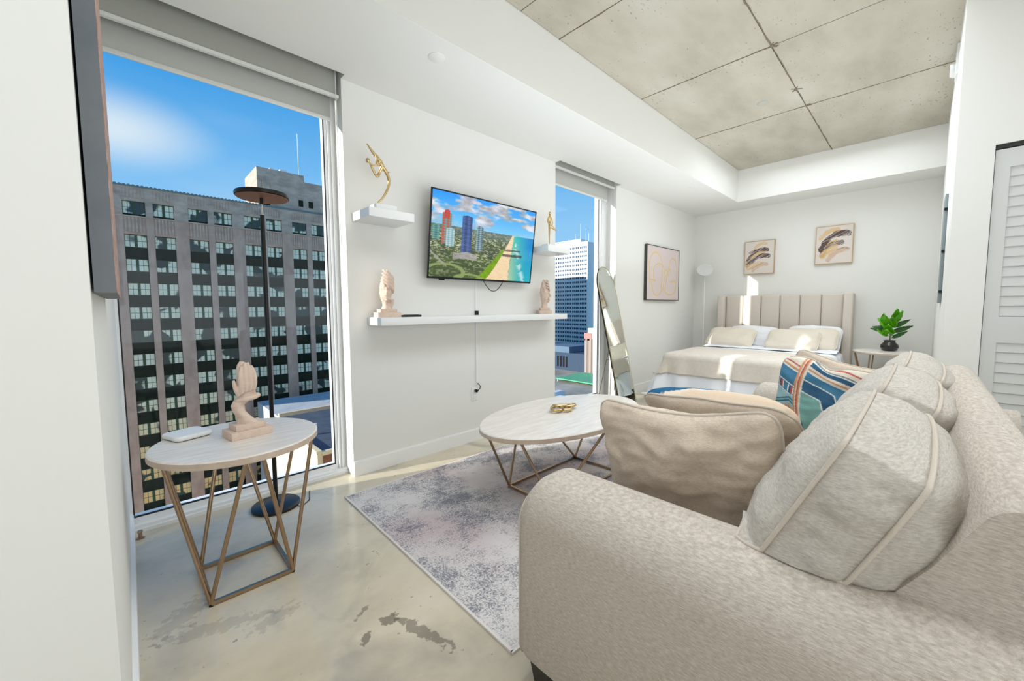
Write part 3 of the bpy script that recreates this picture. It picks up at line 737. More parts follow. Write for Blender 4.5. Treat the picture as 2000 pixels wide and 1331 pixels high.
skinfig('dancer', [
    [(x0, y, 1.824, .005), (x0-.002, y, 1.90, .007), (x0, y, 1.975, .011), (x0+.004, y, 2.01, .016)],
    [(x0+.004, y, 2.005, .014), (x0+.04, y-.02, 1.985, .011), (x0+.085, y-.02, 1.97, .006)],
    [(x0+.004, y, 2.01, .016), (x0+.002, y, 2.05, .013), (x0, y, 2.085, .018), (x0+.004, y, 2.115, .007)],
    [(x0, y, 2.085, .010), (x0-.028, y, 2.07, .007), (x0-.03, y-.01, 2.03, .006), (x0-.008, y-.02, 2.015, .005)],
    [(x0, y, 2.088, .010), (x0+.03, y, 2.085, .007), (x0+.045, y, 2.05, .006), (x0+.04, y, 2.01, .005)],
], gold_m, t_)
MB().lathe(x0+.006, y, [(.001, 2.112), (.011, 2.118), (.014, 2.13), (.011, 2.142), (.001, 2.148)], 14).link('head', gold_m, t_, smooth=True)

def face_statue(x, y, z, h, rz, lab, variant):
    """abstract stone face cradled in a raised hand, on a stepped plinth"""
    t_ = thing('face_statue', lab, 'statue', (x, y, z), 'sandstone face statues')
    s = h/.34
    def B_(name, a, b, c, z0, z1): return bbox(name, x-a*s, x+a*s, y-b*s, y+b*s, z+z0*s, z+z1*s, sand_m, t_, r=.002*s)
    B_('plinth', .082, .062, 0, 0, .034); B_('plinth_step', .060, .046, 0, .034, .060)
    # body: swept ellipse sections, twisting
    if variant == 0:
        sec = [(.0, 0, .055, .042, .036, 0), (-.012, 0, .085, .030, .028, .3), (-.030, 0, .115, .026, .026, .6), (-.034, 0, .145, .026, .026, .9), (-.014, 0, .168, .034, .028, 1.1), (.006, 0, .182, .044, .028, 1.2),
               (.004, 0, .20, .040, .030, 1.0), (.004, 0, .225, .040, .030, .8), (.008, 0, .26, .042, .028, .6), (.004, 0, .295, .038, .024, .4), (-.006, 0, .325, .022, .018, .2), (-.012, 0, .342, .006, .008, 0)]
    else:
        sec = [(.0, 0, .055, .040, .034, 0), (.0, 0, .085, .030, .028, .2), (-.002, 0, .11, .030, .028, .4), (-.006, 0, .14, .038, .036, .5), (-.004, 0, .175, .043, .042, .5), (0, 0, .205, .045, .042, .4),
               (.004, 0, .24, .044, .038, .3), (.008, 0, .275, .038, .032, .2), (.010, 0, .31, .026, .024, .1), (.010, 0, .338, .006, .008, 0)]
    nu, nv = 64, 110
    def fn(u, v):
        q = v*(len(sec)-1); i = min(int(q), len(sec)-2); f_ = q-i; f_ = f_*f_*(3-2*f_)
        a = [sec[i][k]*(1-f_)+sec[i+1][k]*f_ for k in range(6)]
        th = 2*PI*u
        zz = a[2]
        rmod = 1.0
        if zz > .19 and variant == 0:          # finger ridges
            rmod += .14*abs(math.sin(th*4.0+.6))*min(1, (zz-.19)/.04)-.07
        if variant == 0 and zz <= .19: rmod += .10*math.sin(th*2+zz*55)
        if variant == 1:
            if zz > .20: rmod += .13*abs(math.sin(th*3.5+zz*18))-.06
            if .12 < zz < .23: rmod += .20*math.exp(-((th-4.2)/.28)**2)*math.exp(-((zz-.165)/.022)**2)-.14*math.exp(-((th-4.7)/.3)**2)*math.exp(-((zz-.19)/.014)**2)-.12*math.exp(-((th-3.7)/.3)**2)*math.exp(-((zz-.19)/.014)**2)
            if .10 < zz < .15: rmod += .08*math.exp(-((th-4.2)/.4)**2)*math.sin((zz-.10)*250)
        rmod += .05*noise.noise(Vector((math.cos(th)*2, math.sin(th)*2, zz*40)))
        X = a[0]+a[3]*rmod*math.cos(th)*math.cos(a[5]*.5)-a[4]*rmod*math.sin(th)*math.sin(a[5]*.5)
        Y = a[1]+a[3]*rmod*math.cos(th)*math.sin(a[5]*.5)+a[4]*rmod*math.sin(th)*math.cos(a[5]*.5)
        return (x+X*s, y+Y*s, z+zz*s)
    link('face', gridmesh(nu, nv, fn), sand_m, t_, smooth=True)
    # hand: four fingers and a thumb laid against the head
    def P(a, b, c, r_): return (x+a*s, y+b*s, z+c*s, r_*s)
    if variant == 0:
        ch = [[P(-.028+.017*k, -.030, .20+.004*k, .0085), P(-.030+.019*k, -.036, .245, .0095), P(-.028+.018*k, -.030, .29+.006*math.sin(k), .0085), P(-.020+.013*k, -.022, .325+(.012 if k in (1, 2) else -.004), .005)] for k in range(4)]
        ch.append([P(-.034, -.024, .19, .010), P(-.048, -.026, .225, .009), P(-.052, -.020, .262, .006)])
        ch.append([P(.048, -.01, .18, .011), P(.02, -.03, .176, .012), P(-.02, -.028, .172, .011), P(-.044, -.01, .165, .009)])
    else:
        ch = [[P(.046, .004, .175+.026*k, .010), P(.036, -.030, .200+.027*k, .0115), P(.004, -.049+.004*k, .228+.027*k, .011), P(-.030+.003*k, -.036+.004*k, .252+.026*k, .0085), P(-.042+.006*k, -.012, .262+.024*k, .006)] for k in range(4)]
        ch.append([P(-.014, -.040, .212, .006), P(-.016, -.052, .190, .008), P(-.016, -.058, .176, .010), P(-.014, -.046, .168, .007)])
        ch.append([P(-.034, -.034, .156, .005), P(-.014, -.050, .158, .007), P(.008, -.046, .155, .005)])
        ch.append([P(-.030, -.034, .147, .005), P(-.014, -.047, .147, .007), P(.006, -.043, .146, .005)])
        ch.append([P(-.022, -.030, .122, .010), P(-.010, -.038, .124, .013), P(.006, -.032, .122, .010)])
        ch.append([P(.02, -.040, .125, .011), P(-.012, -.046, .135, .009), P(-.028, -.040, .15, .006)])
        ch.append([P(.0, .0, .06, .022), P(.026, -.01, .09, .018), P(.034, -.018, .13, .016)])
    fo = skinfig('hand', ch, sand_m, t_)
    fo.modifiers['r'].voxel_size = .003
    # turn the whole piece about its base
    t_.rotation_euler = (0, 0, rz)
    return t_
face_statue(1.335, 2.665, 1.135, .338, -.15, 'sandstone face statue at the left end of the long shelf', 1)
face_statue(3.035, 2.665, 1.135, .345, .9, 'sandstone face statue at the right end of the long shelf', 1)
t_ = thing('remote_control', 'slim black remote control lying beside the left statue on the long shelf', 'remote control', (1.49, 2.6, 1.135))
bbox('body', 1.42, 1.57, 2.585, 2.625, 1.135, 1.150, black_m, t_, r=.005)
for k in range(7): box('button', 1.435+k*.018, 1.446+k*.018, 2.598, 2.612, 1.150, 1.1525, mat('button_grey%d' % k, (90, 92, 92), .5), t_)
o = box('charger', 2.222, 2.25, 2.752, 2.772, 1.135, 1.172, black_m); tag(o, 'tiny black box on the long shelf against the cable raceway', 'charger')

# ------------------------------------------------------------------ black floor lamp by the tall window
fl = thing('floor_lamp', 'black torchiere floor lamp with flat disc head by the tall window', 'floor lamp', (.59, 2.68, 0), 'torchiere floor lamps')
MB().lathe(.59, 2.68, [(.125, 0), (.13, .004), (.13, .016), (.122, .022), (.02, .024)], 48).link('base', mat('satin_black', (16, 17, 20), .38), fl, smooth=True, auto=40)
MB().tube([(.59, 2.68, .02), (.59, 2.68, 1.74)], .012, 16).link('pole', black_m, fl, smooth=True, auto=60)
MB().tube([(.59, 2.68, 1.74), (.59, 2.68, 1.80)], .006, 12).link('neck', mat('chrome', (200, 200, 200), .15, 1), fl, smooth=True, auto=60)
MB().lathe(.595, 2.68, [(.001, 1.838), (.12, 1.838), (.136, 1.842), (.138, 1.852), (.134, 1.862), (.001, 1.864)], 56, cap=False).link('disc_head', black_m, fl, smooth=True, auto=35)
MB().lathe(.595, 2.68, [(.001, 1.834), (.128, 1.834), (.130, 1.839)], 56, cap=False).link('underside', brown_m, fl, smooth=True, auto=35)
MB().tube([(.59, 2.68, 1.80), (.59, 2.68, 1.836)], .009, 12).link('knuckle', black_m, fl)
MB().tube([(.66, 2.6, .012), (.70, 2.56, .004), (.76, 2.62, .004), (.80, 2.75, .004)], .003, 6).link('cord', black_m, fl)

# ------------------------------------------------------------------ tables with V-shaped brass rods
def v_table(lab, cx, cy, z, rx, ry, bx, by, group=None, rr=.0085, th=.032, ang=(24, 84), zb=0):
    t_ = thing('side_table' if rx < .5 else 'coffee_table', lab, 'table', (cx, cy, 0), group)
    MB().lathe(cx, cy, [(1-.006/rx, z-th), (1, z-th+.005), (1, z-.005), (1-.006/rx, z)], 96, sx=rx, sy=ry, cap=True).link('tabletop', travertine, t_, smooth=True, auto=30)
    MB().lathe(cx, cy, [(1.001, z-th+.005), (1.001, z-.005)], 96, sx=rx, sy=ry, cap=False).link('rim', trav_edge, t_, smooth=True)
    f = MB(); b = rr*.85
    f.box(cx-bx, cx+bx, cy-by-b, cy-by+b, zb+.004, zb+.004+2*b).box(cx-bx, cx+bx, cy+by-b, cy+by+b, zb+.004, zb+.004+2*b)
    f.box(cx-bx-b, cx-bx+b, cy-by, cy+by, zb+.004, zb+.004+2*b).box(cx+bx-b, cx+bx+b, cy-by, cy+by, zb+.004, zb+.004+2*b)
    f.link('base_frame', brass_m, t_)
    for sx_ in (-1, 1):
        for sy_ in (-1, 1):
            for a in ang:
                r_ = math.radians(a); ex = cx+sx_*math.cos(r_)*rx*.93; ey = cy+sy_*math.sin(r_)*ry*.93
                MB().tube([(cx+sx_*bx, cy+sy_*by, zb+.012), (ex, ey, z-th)], rr, 8).link('leg', brass_m, t_, smooth=True, auto=60)
            MB().tube([(cx+sx_*bx, cy+sy_*by, zb), (cx+sx_*bx, cy+sy_*by, zb+.006)], .008, 8).link('foot', black_m, t_)
    return t_
v_table('round travertine side table with brass V legs beside the tall window', .332, 2.10, .63, .312, .312, .150, .155, 'travertine tables with brass V legs')
v_table('oval travertine coffee table with brass V legs on the rug', 2.12, 1.665, .485, .695, .392, .36, .19, 'travertine tables with brass V legs', zb=.0096)
v_table('small round travertine table with brass V legs beside the bed', 6.62, .30, .645, .33, .30, .15, .15, 'travertine tables with brass V legs', rr=.007, th=.026)
face_statue(.365, 2.105, .63, .335, .15, 'sandstone statue of a face in a raised hand on the side table', 0)
# white puck on the side table
def rounded_slab(cx, cy, z0, z1, a, b, r, rot, n=12):
    outl = []
    for (sx_, sy_, s0) in ((1, 1, 0), (-1, 1, 90), (-1, -1, 180), (1, -1, 270)):
        for k in range(n+1):
            an_ = math.radians(s0+90*k/n); outl.append((sx_*(a-r)+r*math.cos(an_), sy_*(b-r)+r*math.sin(an_)))
    prof = [(.90, z0), (.97, z0+.003), (1.0, (z0+z1)/2), (.98, z1-.004), (.93, z1-.001), (.80, z1)]
    v = []; m_ = len(outl); cr_, sr_ = math.cos(rot), math.sin(rot)
    for s_, z in prof:
        for (px, py) in outl:
            X, Y = px*s_, py*s_; v.append((cx+X*cr_-Y*sr_, cy+X*sr_+Y*cr_, z))
    f = [(i*m_+k, i*m_+(k+1) % m_, (i+1)*m_+(k+1) % m_, (i+1)*m_+k) for i in range(len(prof)-1) for k in range(m_)]
    f.append(tuple(range(m_-1, -1, -1))); f.append(tuple((len(prof)-1)*m_+k for k in range(m_)))
    return pyd(v, f)
t_ = thing('router', 'flat white rounded square box on the side table left of the statue', 'router', (.165, 2.27, .63))
link('shell', rounded_slab(.165, 2.265, .632, .654, .072, .072, .026, .35), white_m, t_, smooth=True, auto=50)
link('base_rim', rounded_slab(.165, 2.265, .630, .6335, .066, .066, .024, .35), gasket_m, t_)
o = MB().lathe(-.012, 2.80, [(.018, 0), (.018, .004), (.008, .006), (.008, .03), (.012, .034), (.010, .042)], 20).link('door_stop', brass_m, smooth=True, auto=40)
tag(o, 'tiny brass door stop on the floor by the left baseboard', 'door stop')
# gold chain-knot ornament
t_ = thing('knot_sculpture', 'shiny gold knot of linked rings lying on the coffee table', 'ornament', (2.13, 1.70, .485))
for (cx, cy, rx, ry, a, tl, dz) in ((2.085, 1.715, .055, .034, .3, .25, .022), (2.145, 1.735, .052, .032, -.4, -.3, .028), (2.15, 1.685, .055, .034, .5, .3, .022), (2.205, 1.70, .048, .030, -.1, -.2, .024)):
    pts = []
    for k in range(36):
        q = 2*PI*k/36; X = rx*math.cos(q); Y = ry*math.sin(q)
        pts.append((cx+X*math.cos(a)-Y*math.sin(a), cy+X*math.sin(a)+Y*math.cos(a), .485+dz+tl*Y*.55+tl*X*.12))
    MB().tube(pts, .0105, 12, closed=True).link('link', gold_m, t_, smooth=True)

# ------------------------------------------------------------------ rug
rug_m = mat('distressed_rug', (206, 200, 196), .95, spec=.1)
t = rug_m.node_tree; p = t.nodes['Principled BSDF']
tcn = t.nodes.new('ShaderNodeTexCoord')
def NN(typ, **kw):
    n = t.nodes.new(typ)
    for k, v_ in kw.items(): n.inputs[k].default_value = v_
    return n
na = NN('ShaderNodeTexNoise', Scale=3.0, Detail=8, Roughness=.66); t.links.new(tcn.outputs['Object'], na.inputs['Vector'])
wv = t.nodes.new('ShaderNodeTexWave'); wv.inputs['Scale'].default_value = 16; wv.inputs['Distortion'].default_value = 16; wv.inputs['Detail'].default_value = 3; wv.inputs['Detail Scale'].default_value = 2.4
t.links.new(tcn.outputs['Object'], wv.inputs['Vector'])
mpn = t.nodes.new('ShaderNodeMapping'); mpn.inputs['Rotation'].default_value = (0, 0, .7); mpn.inputs['Scale'].default_value = (1, 5, 1); t.links.new(tcn.outputs['Object'], mpn.inputs[0])
nf = NN('ShaderNodeTexNoise', Scale=26, Detail=4, Roughness=.6); t.links.new(mpn.outputs[0], nf.inputs['Vector'])
mlt = t.nodes.new('ShaderNodeMath'); mlt.operation = 'MULTIPLY'; t.links.new(wv.outputs['Fac'], mlt.inputs[0]); mlt.inputs[1].default_value = .13
a1 = t.nodes.new('ShaderNodeMath'); a1.operation = 'ADD'; t.links.new(na.outputs['Fac'], a1.inputs[0]); t.links.new(mlt.outputs[0], a1.inputs[1])
a2 = t.nodes.new('ShaderNodeMath'); a2.operation = 'MULTIPLY_ADD'; a2.inputs[1].default_value = .34; t.links.new(nf.outputs['Fac'], a2.inputs[0]); t.links.new(a1.outputs[0], a2.inputs[2])
rr_ = t.nodes.new('ShaderNodeMapRange'); rr_.inputs[1].default_value = .70; rr_.inputs[2].default_value = .85; rr_.inputs[4].default_value = .85; t.links.new(a2.outputs[0], rr_.inputs[0])
nb = NN('ShaderNodeTexNoise', Scale=1.6, Detail=3); 
mp3 = t.nodes.new('ShaderNodeMapping'); mp3.inputs['Location'].default_value = (3, 7, 0); t.links.new(tcn.outputs['Object'], mp3.inputs[0]); t.links.new(mp3.outputs[0], nb.inputs['Vector'])
rb_ = t.nodes.new('ShaderNodeMapRange'); rb_.inputs[1].default_value = .45; rb_.inputs[2].default_value = .65; t.links.new(nb.outputs['Fac'], rb_.inputs[0])
m1 = t.nodes.new('ShaderNodeMixRGB'); m1.inputs[1].default_value = lin((216, 210, 206)); m1.inputs[2].default_value = lin((204, 188, 186)); t.links.new(rb_.outputs[0], m1.inputs[0])
m2 = t.nodes.new('ShaderNodeMixRGB'); m2.inputs[2].default_value = lin((112, 113, 124)); t.links.new(rr_.outputs[0], m2.inputs[0]); t.links.new(m1.outputs[0], m2.inputs[1])
t.links.new(m2.outputs[0], p.inputs['Base Color'])
bp = t.nodes.new('ShaderNodeBump'); bp.inputs['Strength'].default_value = .4; bp.inputs['Distance'].default_value = .005; t.links.new(nf.outputs['Fac'], bp.inputs['Height']); t.links.new(bp.outputs[0], p.inputs['Normal'])
rug = thing('area_rug', 'distressed grey and cream area rug under the coffee table', 'rug', (.90, .935, 0))
me = bevelled(0, 2.5, 0, 1.555, .0005, .009, .003, 2); link("pile", me, rug_m, None).parent = rug
me = MB().box(-.006, 2.506, -.006, .004, .0005, .0095).box(-.006, .004, 0, 1.555, .0005, .0095).box(-.006, 2.506, 1.551, 1.561, .0005, .0095).me(); link('binding', me, mat('rug_binding', (222, 214, 208), .9), None).parent = rug
rug.rotation_euler = (0, 0, -.022)

# ------------------------------------------------------------------ sofa
sofa = thing('sofa', 'long oatmeal linen sofa with rounded arms and loose back cushions', 'sofa', (2.1, .3, 0))
def arm(x0, x1, y0, y1, z0, z1, rr_, name='arm'):
    """rounded-top arm, section in XZ run along Y with a softly crowned front"""
    n = 14; prof = [(x0+.012, z0), (x0, z0+.03)]
    for k in range(n+1):
        a = PI-PI/2*k/n; prof.append((x0+rr_+rr_*math.cos(a), z1-rr_+rr_*math.sin(a)))
    for k in range(n+1):
        a = PI/2-PI/2*k/n; prof.append((x1-rr_+rr_*math.cos(a), z1-rr_+rr_*math.sin(a)))
    prof += [(x1, z0+.03), (x1-.012, z0)]
    cx, cz = (x0+x1)/2, (z0+z1)/2
    ys_ = [(y0, 1)]+[(y0+(y1-.05-y0)*k/26, 1) for k in range(1, 27)]+[(y1-.05+.05*math.sin(q*PI/2), 1-.16*(1-math.cos(q*PI/2))) for q in (.25, .5, .7, .85, 1.0)]
    v = []
    for (yy, s_) in ys_:
        for (px, pz) in prof:
            wob = .004*noise.noise(Vector((px*5, yy*5, pz*5)))
            # only the crown curls down towards the front
            top = max(0, (pz-(z1-.22))/.22)
            X = cx+(px-cx)*(s_ if s_ < 1 else 1)+wob
            Z = pz-(1-s_)*.55*top
            v.append((X, yy, Z))
    m_ = len(prof)
    f = [(i*m_+k, i*m_+k+1, (i+1)*m_+k+1, (i+1)*m_+k) for i in range(len(ys_)-1) for k in range(m_-1)]
    f += [((i+1)*m_-1, i*m_, (i+1)*m_, (i+2)*m_-1) for i in range(len(ys_)-1)]
    f.append(tuple(range(m_))); f.append(tuple((len(ys_)-1)*m_+k for k in range(m_-1, -1, -1)))
    o = link(name, pyd(v, f), sofa_m, sofa, smooth=True, auto=60)
    s_ = ys_[-1][1]-.0; i = len(ys_)-3; rim = [Vector(v[i*m_+k]) for k in range(m_)]
    rim = [p+(p-Vector((cx, p.y, cz))).normalized()*.002 for p in rim]
    rim[0].x += 0
    tb = MB().tube(rim, .0045, 8).me(); tb.transform(Matrix.Translation(-wpos(sofa)))
    tb.materials.append(pipe_m); tb.polygons.foreach_set('use_smooth', [True]*len(tb.polygons))
    p_ = bpy.data.objects.new('welt', tb); C.objects.link(p_); p_.parent = o
    return o
arm(.835, 1.125, -.36, .85, .10, .665, .115)
arm(3.06, 3.34, -.36, .80, .10, .665, .125)
# back frame
n = 10; prof = [(-.36, .10), (-.345, .30), (-.27, .70), (-.21, .83)]
for k in range(n+1):
    a = PI-.3-(PI-.6)*k/n; prof.append((-.145+.062*math.cos(a), .835+.045*math.sin(a)))
prof += [(-.03, .74), (.06, .60), (.10, .30), (.10, .10)]
v = []; xs_ = [1.0, 1.012]+[1.02+2.15*k/40 for k in range(41)]+[3.178, 3.19]
for i, X in enumerate(xs_):
    for (Y, Z) in prof:
        sh_ = .985 if i in (0, len(xs_)-1) else 1
        v.append((X, -.13+(Y+.13)*sh_+.004*noise.noise(Vector((X*4, Y*4, Z*4))), .1+(Z-.1)*(sh_*.5+.5)))
m_ = len(prof); f = [(i*m_+k, (i+1)*m_+k, (i+1)*m_+(k+1) % m_, i*m_+(k+1) % m_) for i in range(len(xs_)-1) for k in range(m_)]
f.append(tuple(range(m_-1, -1, -1))); f.append(tuple((len(xs_)-1)*m_+k for k in range(m_)))
bf = link('back_frame', pyd(v, f), sofa_m, sofa, smooth=True, auto=50)
bbox('seat_rail', 1.12, 3.06, -.3, .80, .10, .31, sofa_m, sofa, r=.02)
def boxcushion(name, cx, cy, cz, a, b, c, eh, et, bulge, wr, clip=None, n=44, seed=0, m=None, back=None):
    """a along X, c along eh, b (gusset half depth) along et; crowned faces, welted edges"""
    m = m or sofa2_m
    bm = bmesh.new(); bmesh.ops.create_grid(bm, x_segments=1, y_segments=1, size=1); bm.free()
    idx = {}; V = []; Fc = []; nb_ = 16 if n > 20 else 8
    def shape(p):
        x, t_, h = p
        k = .09; xx = x*(1-k*h*h*abs(x)**6*.5); hh = h*(1-k*x*x*abs(h)**6*.5)
        cr = max(0, (1-abs(x)**2.6))**.55*max(0, (1-abs(h)**2.6))**.55
        T = t_*b+(1 if t_ > 0 else -1)*(bulge if t_ > 0 or back is None else back)*cr*abs(t_)**3
        X = xx*a; H = hh*c
        e = 1-t_*t_
        X += .028*(1 if x > 0 else -1)*abs(x)**9*(.45+.55*e)*(1-abs(h)**3)
        H += .030*(1 if h > 0 else -1)*abs(h)**7*(.45+.55*e)*(1-abs(x)**3)
        q = Vector((X, 0, 0)); nn = noise.noise(Vector((X*5+seed, T*9, H*12+seed)))*wr+noise.noise(Vector((X*16+seed, T*20, H*40)))*wr*.35
        gf_ = (noise.noise(Vector((T*5+seed, H*34, seed)))+.6*noise.noise(Vector((T*9+seed, H*70+T*60, seed))))*.009*(.3+max(0, h+.5))
        if abs(t_) > .999: T += (1 if t_ > 0 else -1)*nn*min(1, cr*3)
        else:
            if abs(x) > .999: X += (1 if x > 0 else -1)*(nn*e*1.2+gf_*e)
            else: H += nn*e
        P_ = Vector((cx+X, cy+eh[0]*H+et[0]*T, cz+eh[1]*H+et[1]*T))
        if clip:
            for (xa, xb, zc) in clip:
                if xa < P_.x < xb and P_.z < zc: P_.z = zc-.0+(P_.z-zc)*.03
        return P_
    def gv(p):
        key = tuple(round(q, 5) for q in p)
        if key not in idx: idx[key] = len(V); V.append(shape(p))
        return idx[key]
    def face(fix, val, u_, v_, nu, nv, flip):
        for i in range(nu):
            for j in range(nv):
                q = []
                for (di, dj) in ((0, 0), (1, 0), (1, 1), (0, 1)):
                    p = [0, 0, 0]; p[fix] = val; p[u_] = -1+2*(i+di)/nu; p[v_] = -1+2*(j+dj)/nv; q.append(gv(p))
                Fc.append(tuple(q if not flip else q[::-1]))
    face(1, 1, 0, 2, n*2, n, True); face(1, -1, 0, 2, n*2, n, False)
    face(0, 1, 1, 2, nb_, n, False); face(0, -1, 1, 2, nb_, n, True)
    face(2, 1, 0, 1, n*2, nb_, False); face(2, -1, 0, 1, n*2, nb_, True)
    o = link(name, pyd(V, Fc), m, sofa, smooth=True)
    for t_ in (1, -1):
        loop = []
        for (p0, p1) in (((-1, -1), (1, -1)), ((1, -1), (1, 1)), ((1, 1), (-1, 1)), ((-1, 1), (-1, -1))):
            nn_ = 40
            for k in range(nn_):
                q = k/nn_; loop.append(shape((p0[0]+(p1[0]-p0[0])*q, t_, p0[1]+(p1[1]-p0[1])*q)))
        ctr = Vector((cx, cy, cz)); loop = [p+(p-ctr).normalized()*.003 for p in loop]
        tb = MB().tube(loop, .0048, 8, closed=True)
        wl_ = link('welt', tb.me(), pipe_m, o, smooth=True)
    return o
EH = Vector((-.43, .903)); ET = Vector((.903, .43))
boxcushion('back_cushion', 1.335, .128, .712, .355, .064, .222, EH, ET, .080, .014, back=.155, clip=[(0, 1.14, .668)], seed=1)
boxcushion('back_cushion', 2.045, .108, .718, .345, .066, .227, EH, ET, .075, .012, back=.15, seed=4)
boxcushion('back_cushion', 2.745, .080, .716, .345, .062, .228, EH, ET, .062, .012, back=.15, clip=[(3.05, 4, .668)], seed=9)
def seatc(x0, x1, sd): return boxcushion('seat_cushion', (x0+x1)/2, .46, .385, (x1-x0)/2-.012, .065, .35, Vector((1, 0)), Vector((0, 1)), .022, .003, seed=sd, n=14)
seatc(1.125, 2.09, 2); seatc(2.09, 3.055, 3)
for (x, y) in ((.90, .76), (3.26, .72), (.90, -.28), (3.26, -.28)):
    MB().add([(x-.035, y-.035, .0), (x+.035, y-.035, 0), (x+.035, y+.035, 0), (x-.035, y+.035, 0), (x-.05, y-.05, .115), (x+.05, y-.05, .115), (x+.05, y+.05, .115), (x-.05, y+.05, .115)],
             [(3, 2, 1, 0), (4, 5, 6, 7), (0, 1, 5, 4), (1, 2, 6, 5), (2, 3, 7, 6), (3, 0, 4, 7)]).link('leg', wood_dark, sofa)

# ------------------------------------------------------------------ cushions and pillows
def patt(u, v):
    """striped hexagon print; u right, v up, -1..1"""
    cream = L3((226, 212, 194)); dk = L3((38, 92, 128)); mid = L3((58, 128, 164)); teal = L3((120, 176, 168)); org = L3((212, 150, 98)); white = L3((226, 230, 224)); grey = L3((120, 134, 138)); coral = L3((196, 88, 74)); lt = L3((150, 190, 196))
    def bands(d, tbl):
        o = np.zeros(d.shape+(3,)); o[:] = tbl[-1][1]
        for lim, c in reversed(tbl[:-1]): o = np.where((d < lim)[..., None], c, o)
        return o
    n = .5+.5*fbm(u*7+9, v*7+9, 4)
    d1 = np.maximum(.33*(u+.30)+.94*(v+.22), .93*(u+.30)+.36*(v+.22))
    A_ = bands(d1, [(.33, teal), (.355, white), (.60, dk), (.625, white), (.82, mid), (.845, white), (.88, cream), (.92, org), (.98, cream), (1.09, dk), (1.12, white), (1.15, grey), (1.24, cream), (1.28, coral), (9, cream)])
    d2 = np.maximum(np.abs(u+.62)*1.0, np.abs(u+.62)*.5+np.abs(v+.75)*.9)
    B_ = bands(d2, [(.18, dk), (.26, lt), (.32, org), (.37, grey), (.42, org), (.50, lt), (.53, dk), (.58, teal), (.61, dk), (.68, lt), (9, mid)])
    st = bands((v-.0)*1.0+.35*(u+.6), [(-.02, lt), (.0, white), (.22, dk), (.25, white), (.60, mid), (.64, white), (.70, org), (.76, cream), (.80, coral), (9, cream)])
    lo = d2 < .68
    left = np.where(lo[..., None], B_, st)
    cols = bands((u+.62)*12 % 3.1, [(.5, coral), (.8, white), (2.2, mid), (2.5, white), (9, dk)])
    left = np.where(((v+.35*(u+.6) > .02) & (v+.35*(u+.6) < .20) & ~lo)[..., None], cols, left)
    e = -.40-.10*v+.12*v*v
    stripe = bands(u-e, [(-.14, cream), (-.10, org), (-.08, cream), (-.05, coral), (-.02, org), (9, cream)])
    o = np.where((u < e-.14)[..., None], left, np.where((u < e+.02)[..., None], stripe, A_))
    o = o*(.74+.4*n)[..., None]; return o*.86+.14*o.mean(-1, keepdims=True)+.012
def stripes(u, v):
    o = np.zeros(u.shape+(3,)); o[:] = L3((226, 212, 194)); q = v+.18*u
    for a, b, c in ((.62, .88, (44, 98, 134)), (.58, .61, (226, 230, 224)), (.46, .50, (196, 88, 74)), (.10, .40, (58, 128, 164)), (.92, 1.3, (222, 200, 176)), (-.2, .02, (120, 176, 168))):
        o = np.where(((q > a) & (q < b))[..., None], L3(c), o)
    return o
patt_m = vmat('printed_cushion_fabric', .95, 0, .1, bump=(220, .3))
def pillow(name, w_, h_, t_, loc, rz, lean, roll, m, label, cat, group=None, n=44, ear=.09, wr=.012, seed=0, print_side=None, pipe=pipe_m, sag=0, chop=0, tback=1):
    """two crowned faces and a piped rim; local X width, Z height, Y thickness"""
    root = thing(name, label, cat, loc, group)
    Mt = Matrix.Rotation(rz, 4, 'Z') @ Matrix.Rotation(lean, 4, 'X') @ Matrix.Rotation(roll, 4, 'Y')
    N2 = n*4 if print_side is not None else n
    def P_(u, v, s):
        cf = 1-.15*(u*u*v*v)**2.5; x = w_/2*u*(1-ear*(1-v*v)*abs(u)**3)*cf; z = h_/2*v*(1-ear*(1-u*u)*abs(v)**3)*cf
        if sag: z -= sag*(1-u*u)*max(0, v)**2
        if chop: z -= chop*math.exp(-((u+.05)/.22)**2)*max(0, v)**2
        cr_ = max(0, (1-u*u)*(1-v*v))**.42
        rim_ = min(1, cr_*2.2)
        y = s*t_/2*cr_*(1-.12*u*u)*(tback if s > 0 else 1)
        y += s*rim_*wr*(noise.noise(Vector((x*7+seed, z*9, s*3.1)))+.5*noise.noise(Vector((x*18+seed, z*30, s*3))))
        if chop: y *= 1-.35*math.exp(-((u+.05)/.2)**2)*max(0, v+.3)
        y += .02*noise.noise(Vector((u*1.5+seed, v*1.5, 0)))
        return Mt @ Vector((x, y, z))
    for s, nm in ((-1, 'front_cover'), (1, 'back_cover')):
        me = gridmesh(N2, N2, lambda u, v: P_(u*2-1, v*2-1, s))
        if s == 1: me.flip_normals()
        mm_ = m
        if print_side == s or print_side == 2:
            uu, vv = np.meshgrid(np.linspace(-1, 1, N2+1), np.linspace(-1, 1, N2+1)); colour(me, (patt(uu, vv) if print_side == 2 else stripes(uu, vv)).reshape(-1, 3)); mm_ = patt_m
        me.materials.append(mm_); me.polygons.foreach_set('use_smooth', [True]*len(me.polygons))
        o = bpy.data.objects.new(nm, me); C.objects.link(o); o.parent = root
    if pipe:
        loop = []
        for (a, b) in (((-1, -1), (1, -1)), ((1, -1), (1, 1)), ((1, 1), (-1, 1)), ((-1, 1), (-1, -1))):
            for k in range(30):
                q = k/30; loop.append(P_(a[0]+(b[0]-a[0])*q, a[1]+(b[1]-a[1])*q, 0))
        me = MB().tube(loop, .005, 8, closed=True).me(); me.materials.append(pipe); me.polygons.foreach_set('use_smooth', [True]*len(me.polygons))
        o = bpy.data.objects.new('piping', me); C.objects.link(o); o.parent = root
    return root
R90 = -PI/2
